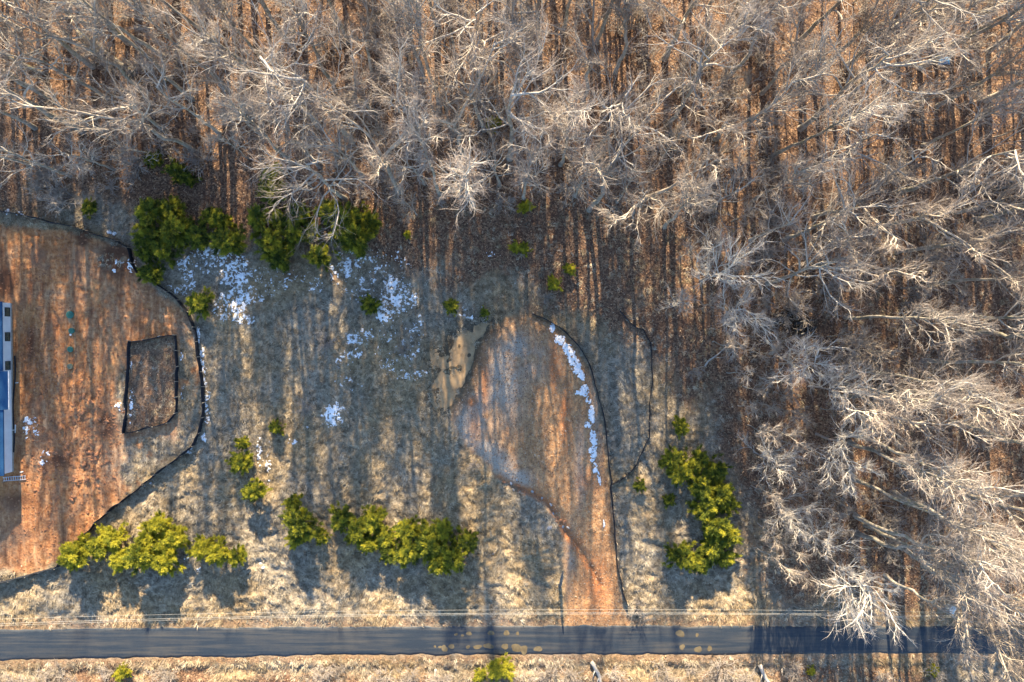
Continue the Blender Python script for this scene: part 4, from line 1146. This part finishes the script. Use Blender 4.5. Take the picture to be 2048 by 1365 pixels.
# dark drain pipe on the ground beside the house
x0, y0 = W(30, 712); x1, y1 = W(27, 905)
dp = MB().tube([(x0 + (x1 - x0) * t + 0.12 * math.sin(t * 9), y0 + (y1 - y0) * t, gzf(x0 + (x1 - x0) * t, y0 + (y1 - y0) * t) + 0.06) for t in np.linspace(0, 1, 14)], 0.09, 8).build('drain_pipe', MAT_FABRIC)
tag(dp, 'black drain pipe lying along the foot of the house wall', 'pipe')
for px, py, l, rz, lab in [(31, 858, 1.1, 1.52, 'short white board lying beside the house wall'), (33, 766, 0.55, 0.1, 'white pipe piece lying at the middle of the house wall'), (44, 944, 0.45, 0.2, 'white scrap board lying above the ladder')]:
    x, y = W(px, py)
    e = empty('board', (x, y, gzf(x, y)), rz)
    MB().box((0, 0, 0.05), (l, 0.14, 0.05)).build('plank', MAT_WHITE, e); MB().box((l * 0.3, 0, 0.012), (0.08, 0.16, 0.04)).build('cleat', MAT_STAKE, e)
    tag(e, lab, 'board')

# ladder
MAT_ALU = simple_mat('aluminium', [(0.52, 0.55, 0.60), (0.66, 0.69, 0.73)], 4, 0.4, metal=0.3)
lx_, ly_ = W(30, 957)
lad = empty('ladder', (lx_, ly_, gzf(lx_, ly_) + 0.03), math.radians(4))
tag(lad, 'aluminium ladder lying on the clay below the house corner', 'ladder')
for s in (-1, 1):
    MB().box((0, s * 0.24, 0.05), (3.0, 0.055, 0.09)).build('rail', MAT_ALU, lad)
for i in range(10):
    MB().tube([(-1.38 + i * 0.306, -0.235, 0.05), (-1.38 + i * 0.306, 0.235, 0.05)], 0.03, 8).build('rung', MAT_ALU, lad)

# septic riser lids
MAT_GREEN = simple_mat('green_lid', [(0.030, 0.115, 0.090), (0.05, 0.16, 0.125)], 4, 0.55)
MAT_OLIVE = simple_mat('dusty_lid', [(0.16, 0.17, 0.10), (0.25, 0.24, 0.155)], 4, 0.7)
for px, py, rr, mt, lab in [(141, 630, 0.50, MAT_GREEN, 'largest round green septic lid on the red clay'), (144, 662, 0.38, MAT_GREEN, 'round green septic lid with a white cap beside it'), (142, 699, 0.38, MAT_GREEN, 'round green septic lid between the white-capped one and the dusty one'), (141, 733, 0.36, MAT_OLIVE, 'dusty olive septic lid, last of the row')]:
    x, y = W(px, py)
    e = empty('septic_riser', (x, y, gzf(x, y)))
    tag(e, lab, 'septic lid')
    MB().tube([(0, 0, -0.2), (0, 0, 0.16)], rr * 0.92, 24).build('riser', mt, e)
    lid = MB().tube([(0, 0, 0.16), (0, 0, 0.20), (0, 0, 0.235)], [rr, rr, rr * 0.86], 28).build('lid', mt, e)
    rb_ = MB()
    for i in range(8):
        a = i * math.pi / 4
        rb_.box((math.cos(a) * rr * 0.5, math.sin(a) * rr * 0.5, 0.245), (rr * 0.55, 0.035, 0.03), a)
    rb_.build('ribs', mt, lid)
x, y = W(142, 670)
e = empty('pipe_cap', (x, y, gzf(x, y))); tag(e, 'small white clean-out cap beside a green septic lid', 'pipe cap')
MB().tube([(0, 0, -0.1), (0, 0, 0.12)], 0.10, 14).build('pipe', MAT_WHITE, e); MB().tube([(0, 0, 0.12), (0, 0, 0.18)], 0.13, 14).build('cap', MAT_WHITE, e)

# ------------------------------------------------------------------ wires
MAT_WIRE = simple_mat('wire', [(0.34, 0.33, 0.31), (0.42, 0.41, 0.38)], 1, 0.5)
MAT_POLE = simple_mat('pole_wood', [(0.15, 0.12, 0.09), (0.25, 0.21, 0.17)], 2, 0.9)
def wire(pts, rad, label):
    """pts: (px, py seen, height)"""
    P = [(*unproject(px, py, z), z) for px, py, z in pts]
    P = np.array(P); s = np.linspace(0, 1, 60); q = np.linspace(0, 1, len(P))
    # smooth curve through the points
    c = [np.polyfit(P[:, 0], P[:, k], 2) for k in (1, 2)]
    xs = np.linspace(P[0, 0], P[-1, 0], 70)
    pts3 = [(a, np.polyval(c[0], a), np.polyval(c[1], a)) for a in xs]
    o = MB().tube(pts3, rad, 6).build('overhead_wire', MAT_WIRE, smooth=True)
    tag(o, label, 'wire', 'overhead wires above the road')
    return pts3
w1 = wire([(-160, 1242, 9.6), (500, 1231, 8.4), (1000, 1217, 7.9), (1400, 1219, 8.1), (2200, 1232, 9.6)], 0.008, 'highest thin overhead wire, farther from the asphalt')
w2 = wire([(-160, 1252, 8.6), (500, 1238, 7.3), (1000, 1226, 6.8), (1400, 1224, 7.0), (2200, 1240, 8.6)], 0.011, 'thick overhead wire, middle of the three')
w3 = wire([(-160, 1256, 8.4), (500, 1242, 7.1), (1000, 1228, 6.6), (1400, 1226, 6.8), (2200, 1243, 8.4)], 0.009, 'overhead wire closest to the asphalt edge')
for end in (0, -1):
    ax, ay = w2[end][0], (w1[end][1] + w3[end][1]) / 2
    e = empty('utility_pole', (ax, ay, gzf(ax, ay)))
    tag(e, 'wooden utility pole carrying the roadside wires', 'pole', 'utility poles of the road')
    MB().tube([(0, 0, -0.5), (0, 0, 5), (0, 0, 10.2)], [0.17, 0.15, 0.12], 10).build('shaft', MAT_POLE, e)
    MB().box((0, 0, w1[end][2] - 0.12), (0.12, 1.8, 0.12)).build('crossarm', MAT_POLE, e)
    MB().box((0, 0, w3[end][2] + 0.0), (0.10, 1.5, 0.10)).build('bracket', MAT_POLE, e)

# ------------------------------------------------------------------ snag, logs, stones, odds and ends
MAT_SNAG = simple_mat('weathered_dark_wood', [(0.035, 0.035, 0.035), (0.10, 0.10, 0.10), (0.20, 0.20, 0.19)], 3, 0.85, bmp=0.5)
x0, y0 = W(1119, 1176); x1, y1 = unproject(1126, 1142, 4.0)
z0 = gzf(x0, y0)
sn = empty('dead_snag', (x0, y0, z0))
tag(sn, 'dark broken dead trunk leaning over the grass beside the drive', 'dead tree')
d = Vector((x1 - x0, y1 - y0, 4.0))
MB().tube([(0, 0, -0.3), tuple(d * 0.3 + Vector((0.05, 0, 0))), tuple(d * 0.65), tuple(d)], [0.26, 0.21, 0.17, 0.09], 9).build('trunk', MAT_SNAG, sn, True)
MB().tube([tuple(d * 0.30), tuple(d * 0.30 + Vector((-0.5, -0.2, 0.25))), tuple(d * 0.30 + Vector((-0.75, -0.35, 0.2)))], [0.09, 0.06, 0.02], 6).build('branch', MAT_SNAG, sn, True)
MB().tube([tuple(d * 0.62), tuple(d * 0.62 + Vector((0.3, -0.1, 0.35)))], [0.06, 0.02], 6).build('branch', MAT_SNAG, sn, True)

MAT_LOGP = simple_mat('pale_dead_wood', [(0.27, 0.25, 0.22), (0.45, 0.42, 0.38)], 3, 0.85, bmp=0.4)
MAT_LOGD = bark_mat('log_bark', [(0.07, 0.06, 0.05), (0.14, 0.12, 0.10), (0.22, 0.20, 0.16)], 0.7)
def log(a, b, r0, r1, mat, label, branches=2):
    (x0, y0), (x1, y1) = W(*a), W(*b)
    e = empty('fallen_log', (x0, y0, gzf(x0, y0)))
    P = []; R = []
    for t in np.linspace(0, 1, 7):
        x = x0 + (x1 - x0) * t; y = y0 + (y1 - y0) * t
        rr = r0 + (r1 - r0) * t
        P.append((x - x0 + random.gauss(0, 0.06), y - y0 + random.gauss(0, 0.06), max(gzf(x, y), -0.02) - gzf(x0, y0) + rr * 0.7)); R.append(rr)
    MB().tube(P, R, 9).build('stem', mat, e, True)
    for i in range(branches):
        k = 2 + i * 2
        s = random.choice((-1, 1))
        p = Vector(P[min(k, 6)]); dr = (Vector(P[6]) - Vector(P[0])).normalized()
        sd3 = Vector((-dr.y * s, dr.x * s, 0.35))
        MB().tube([tuple(p), tuple(p + (dr * 0.4 + sd3 * 0.5)), tuple(p + (dr * 0.9 + sd3 * 0.9))], [R[k] * 0.45, R[k] * 0.3, 0.015], 6).build('branch', mat, e, True)
    tag(e, label, 'log')
log((1518, 1328), (1540, 1372), 0.28, 0.2, MAT_LOGP, 'thick pale log lying on the far verge across from the pale saplings')
log((1184, 1322), (1204, 1368), 0.26, 0.2, MAT_LOGP, 'pale log lying on the far verge across from the drive')
log((872, 1338), (866, 1372), 0.16, 0.12, MAT_LOGP, 'slim pale log on the far verge across from the middle cedar row', 1)
log((1408, 732), (1468, 682), 0.13, 0.06, MAT_LOGP, 'slim pale pole-like log on the leaves at the edge of the wood')
log((270, 150), (155, 62), 0.33, 0.2, MAT_LOGD, 'big mossy log slanting through the wood above the sprawling tree')
log((95, 152), (5, 108), 0.26, 0.18, MAT_LOGD, 'mossy log in the wood corner behind the clay lot')
log((318, 175), (350, 150), 0.22, 0.12, MAT_LOGD, 'short dark log near the end of the big mossy log', 1)
log((1915, 384), (2060, 342), 0.22, 0.14, MAT_LOGD, 'long dark log across the sunny gap in the wood')
log((1962, 386), (2062, 362), 0.20, 0.13, MAT_LOGD, 'shorter dark log beside the long one in the sunny gap', 1)
log((700, 95), (672, 30), 0.25, 0.18, MAT_LOGD, 'greenish log in the wood north of the dense cedar clump')
MAT_CHAR = simple_mat('wet_black_wood', [(0.008, 0.009, 0.011), (0.025, 0.027, 0.032)], 3, 0.45, spec=0.5)
log((1532, 654), (1596, 620), 0.24, 0.2, MAT_CHAR, 'black rotten log lying along the rim of the dark hollow', 1)
log((1588, 648), (1625, 640), 0.22, 0.14, MAT_CHAR, 'black wet log across the north side of the dark hollow', 1)
log((1598, 672), (1632, 655), 0.2, 0.14, MAT_CHAR, 'black wet log slanting in the middle of the dark hollow', 1)
log((1590, 664), (1604, 650), 0.2, 0.15, MAT_CHAR, 'short black wet log at the west side of the dark hollow', 0)
# dark pool in the hollow
hx_, hy_ = W(1611, 655)
th = np.linspace(0, 2 * math.pi, 30, endpoint=False)
rr = 1 + 0.2 * np.sin(2 * th + 1) + 0.15 * np.sin(3 * th) + 0.08 * np.sin(7 * th)
MAT_BLACKW, _nt, _b = new_mat('black_water')
_b.inputs['Base Color'].default_value = (0.012, 0.014, 0.016, 1); _b.inputs['Roughness'].default_value = 0.1
_nt.links.new(ramp(_nt, pos_noise(_nt, 1.5), [(0.3, (0.008, 0.009, 0.011)), (0.7, (0.02, 0.02, 0.018))]), _b.inputs['Base Color'])
pz = gzf(hx_, hy_) + 0.22
pv = np.concatenate([[[hx_, hy_, pz]], np.stack([hx_ + 2.4 * rr * np.cos(th), hy_ + 1.5 * rr * np.sin(th), np.full(30, pz)], -1)])
po_ = obj_np('pool', pv, np.array([(0, 1 + i, 1 + (i + 1) % 30) for i in range(30)]), MAT_BLACKW)
tag(po_, 'small black pool of standing water in the wood', kind='structure')

def stone_mesh(seed):
    r = np.random.default_rng(seed)
    v = []; f = []
    n = 8
    for j, (z, q) in enumerate([(-0.3, 0.75), (0.12, 1.0), (0.42, 0.7)]):
        for i in range(n):
            a = 2 * math.pi * i / n
            k = q * (0.8 + 0.4 * r.random())
            v.append((math.cos(a) * k, math.sin(a) * k * 0.75, z + r.normal() * 0.06))
    v.append((0.05, 0, 0.55))
    for j in range(2):
        for i in range(n):
            f.append((j * n + i, j * n + (i + 1) % n, (j + 1) * n + (i + 1) % n, (j + 1) * n + i))
    for i in range(n): f.append((2 * n + i, 2 * n + (i + 1) % n, 3 * n))
    return v, f
MAT_STONE = simple_mat('stone', [(0.24, 0.23, 0.23), (0.40, 0.385, 0.375)], 4, 0.85)
MAT_CLOD = simple_mat('clay_clod', [(0.20, 0.085, 0.045), (0.38, 0.19, 0.10)], 3, 0.9)
STM = []
for i in range(4):
    v, f = stone_mesh(i); me = bpy.data.meshes.new('rock'); me.from_pydata(v, [], f); me.update(); me.materials.append(MAT_STONE); STM.append(me)
    me2 = me.copy(); me2.materials.clear(); me2.materials.append(MAT_CLOD); STM.append(me2)
def stone(px, py, s, k, label, group=None, name='rock', cat='rock'):
    x, y = W(px, py)
    o = link(bpy.data.objects.new(name, STM[k]))
    o.location = (x, y, gzf(x, y) + 0.05 * s); o.scale = (s, s * random.uniform(0.8, 1.1), s * random.uniform(0.7, 1.0)); o.rotation_euler = (random.gauss(0, .1), random.gauss(0, .1), random.random() * 6)
    tag(o, label, cat, group)
stone(1099, 1055, 0.38, 0, 'grey boulder in the grass west of the gully')
stone(1034, 957, 0.26, 2, 'pale stone at the head of the gully')
for i in range(26):
    t = random.random() ** 0.8
    k = t * (len(RUT) - 4); a = int(k); p = RUT[a] * (1 - k + a) + RUT[a + 1] * (k - a)
    px = p[0] / M + 1024 + random.gauss(0, 5); py = 682.5 - p[1] / M + random.gauss(0, 5)
    if i % 3 == 0: stone(px, py, random.uniform(0.15, 0.3), random.choice((0, 2, 4, 6)), 'grey stone washed out along the red gully', 'stones along the gully')
    else: stone(px, py, random.uniform(0.18, 0.38), random.choice((1, 3, 5, 7)), 'red clay clod along the washed-out gully', 'clods along the gully', 'clay_clod', 'clod')
for i in range(46):
    px = random.gauss(165, 32); py = random.gauss(880, 60)
    stone(px, py, random.uniform(0.16, 0.42), random.choice((1, 3, 5, 7)), 'red clay clod on the churned part of the clay lot', 'clods on the clay lot', 'clay_clod', 'clod')

# crumbs of clay on the lot and gravel on the pad: too many to count
def crumbs(name, n, xr, yr, keep, size, mat, label, cat, seed):
    r = np.random.default_rng(seed)
    x = r.uniform(*xr, n); y = r.uniform(*yr, n)
    k = r.random(n) < keep(x, y)
    x, y = x[k], y[k]; m = len(x)
    z = gz(x, y); sc = size[0] + (size[1] - size[0]) * r.random(m) ** 3
    a = r.random(m) * 6.28
    V = []
    for j in range(5):
        rr = sc * (0.75 + 0.5 * r.random(m)); an = a + j * 6.283 / 5
        V.append(np.stack([x + np.cos(an) * rr, y + np.sin(an) * rr * 0.8, z - 0.25 * sc], -1))
    V.append(np.stack([x + sc * 0.25 * r.normal(size=m), y + sc * 0.25 * r.normal(size=m), z + sc * (0.45 + 0.5 * r.random(m))], -1))
    V = np.stack(V, 1).reshape(-1, 3)
    f = np.array([(j, (j + 1) % 5, 5) for j in range(5)])[None] + (np.arange(m) * 6)[:, None, None]
    o = obj_np(name, V, f.reshape(-1, 3), mat)
    tag(o, label, cat, kind='stuff')
def _kd(x, y):
    L = layers(x, y)
    ch = np.clip(bump_xy(x, y, 165, 860, 70, 130) + bump_xy(x, y, 75, 800, 30, 190), 0, 1)
    return (L['dirt'] > 0.6) * (0.22 + 0.78 * ch) * (poly_sd(x, y, HOUSE) > 0.4)
crumbs('clay_crumbs', 26000, (W(0, 0)[0], W(400, 0)[0]), (W(0, 1150)[1], W(0, 450)[1]), _kd, (0.05, 0.24), MAT_CLOD, 'loose crumbs of red clay strewn over the clay lot', 'clay', 31)
MAT_GRAVEL = simple_mat('gravel_stone', [(0.20, 0.13, 0.09), (0.36, 0.26, 0.18), (0.50, 0.43, 0.35)], 2.5, 0.9, obj=True)
def _kp(x, y):
    L = layers(x, y)
    return (L['pad'] > 0.7) * (0.45 + 0.5 * L['gravel'])
crumbs('gravel', 24000, (W(895, 0)[0], W(1262, 0)[0]), (W(0, 1252)[1], W(0, 628)[1]), _kp, (0.035, 0.12), MAT_GRAVEL, 'loose gravel spread over the raised pad and drive', 'gravel', 32)

# orange flag by the yellow shrub
x, y = W(1149, 538)
e = empty('marker_flag', (x, y, gzf(x, y))); tag(e, 'small orange marker flag on a stake beside a yellow shrub', 'flag')
MAT_ORANGE = simple_mat('orange_cloth', [(0.62, 0.16, 0.03), (0.74, 0.22, 0.05)], 4, 0.7)
MB().box((0, 0, 0.55), (0.04, 0.04, 1.3)).build('stake', MAT_STAKE, e)
fl_ = MB()
for i in range(4):
    fl_.box((0.09 + 0.11 * i, 0.02 * math.sin(i * 1.7), 1.05 - 0.02 * i), (0.13, 0.03, 0.30), 0.5 * math.sin(i * 1.9))
fl_.build('cloth', MAT_ORANGE, e)

# blue tarp in the wood
MAT_TARP = simple_mat('blue_tarp', [(0.04, 0.14, 0.30), (0.08, 0.22, 0.42)], 3, 0.5)
x, y = W(1886, 124)
u, v = np.meshgrid(np.linspace(-0.8, 0.8, 14), np.linspace(-0.5, 0.5, 10))
tz = 0.12 + 0.22 * fbm(u * 3 + 5, v * 3, 1.0, 3, 1) + 0.25 * np.exp(-(u * u + v * v) * 3)
tz = tz + gzf(x, y) - 0.12 * (np.abs(u) > 0.7) - 0.12 * (np.abs(v) > 0.42)
to = obj_np('tarp', np.stack([x + u + 0.1 * v, y + v, tz], -1).reshape(-1, 3), grid_faces(14, 10), MAT_TARP, smooth=True)
mo = to.modifiers.new('thickness', 'SOLIDIFY'); mo.thickness = 0.02
tag(to, 'crumpled blue tarp on the forest floor', 'tarp')

# pale utility cabinet by the road under the big limbs
MAT_CAB = simple_mat('pale_cabinet', [(0.46, 0.50, 0.50), (0.56, 0.60, 0.60)], 2, 0.5)
x, y = W(1897, 1216)
e = empty('utility_cabinet', (x, y, gzf(x, y)), math.radians(-22)); tag(e, 'pale green-grey utility cabinet by the road under bare limbs', 'cabinet')
MB().box((0, 0, 0.03), (1.15, 1.25, 0.14)).build('plinth', MAT_CONC, e)
bx2 = MB(); 
bx2.add([(-.45, -.5, .10), (.45, -.5, .10), (.45, .5, .10), (-.45, .5, .10), (-.45, -.5, .62), (.45, -.5, .62), (.45, .5, .80), (-.45, .5, .80)], [(3, 2, 1, 0), (4, 5, 6, 7), (0, 1, 5, 4), (1, 2, 6, 5), (2, 3, 7, 6), (3, 0, 4, 7)])
bd = bx2.build('housing', MAT_CAB, e)
MB().box((0, -0.515, 0.36), (0.02, 0.03, 0.46)).build('door_seam', MAT_DARKFRAME, bd)
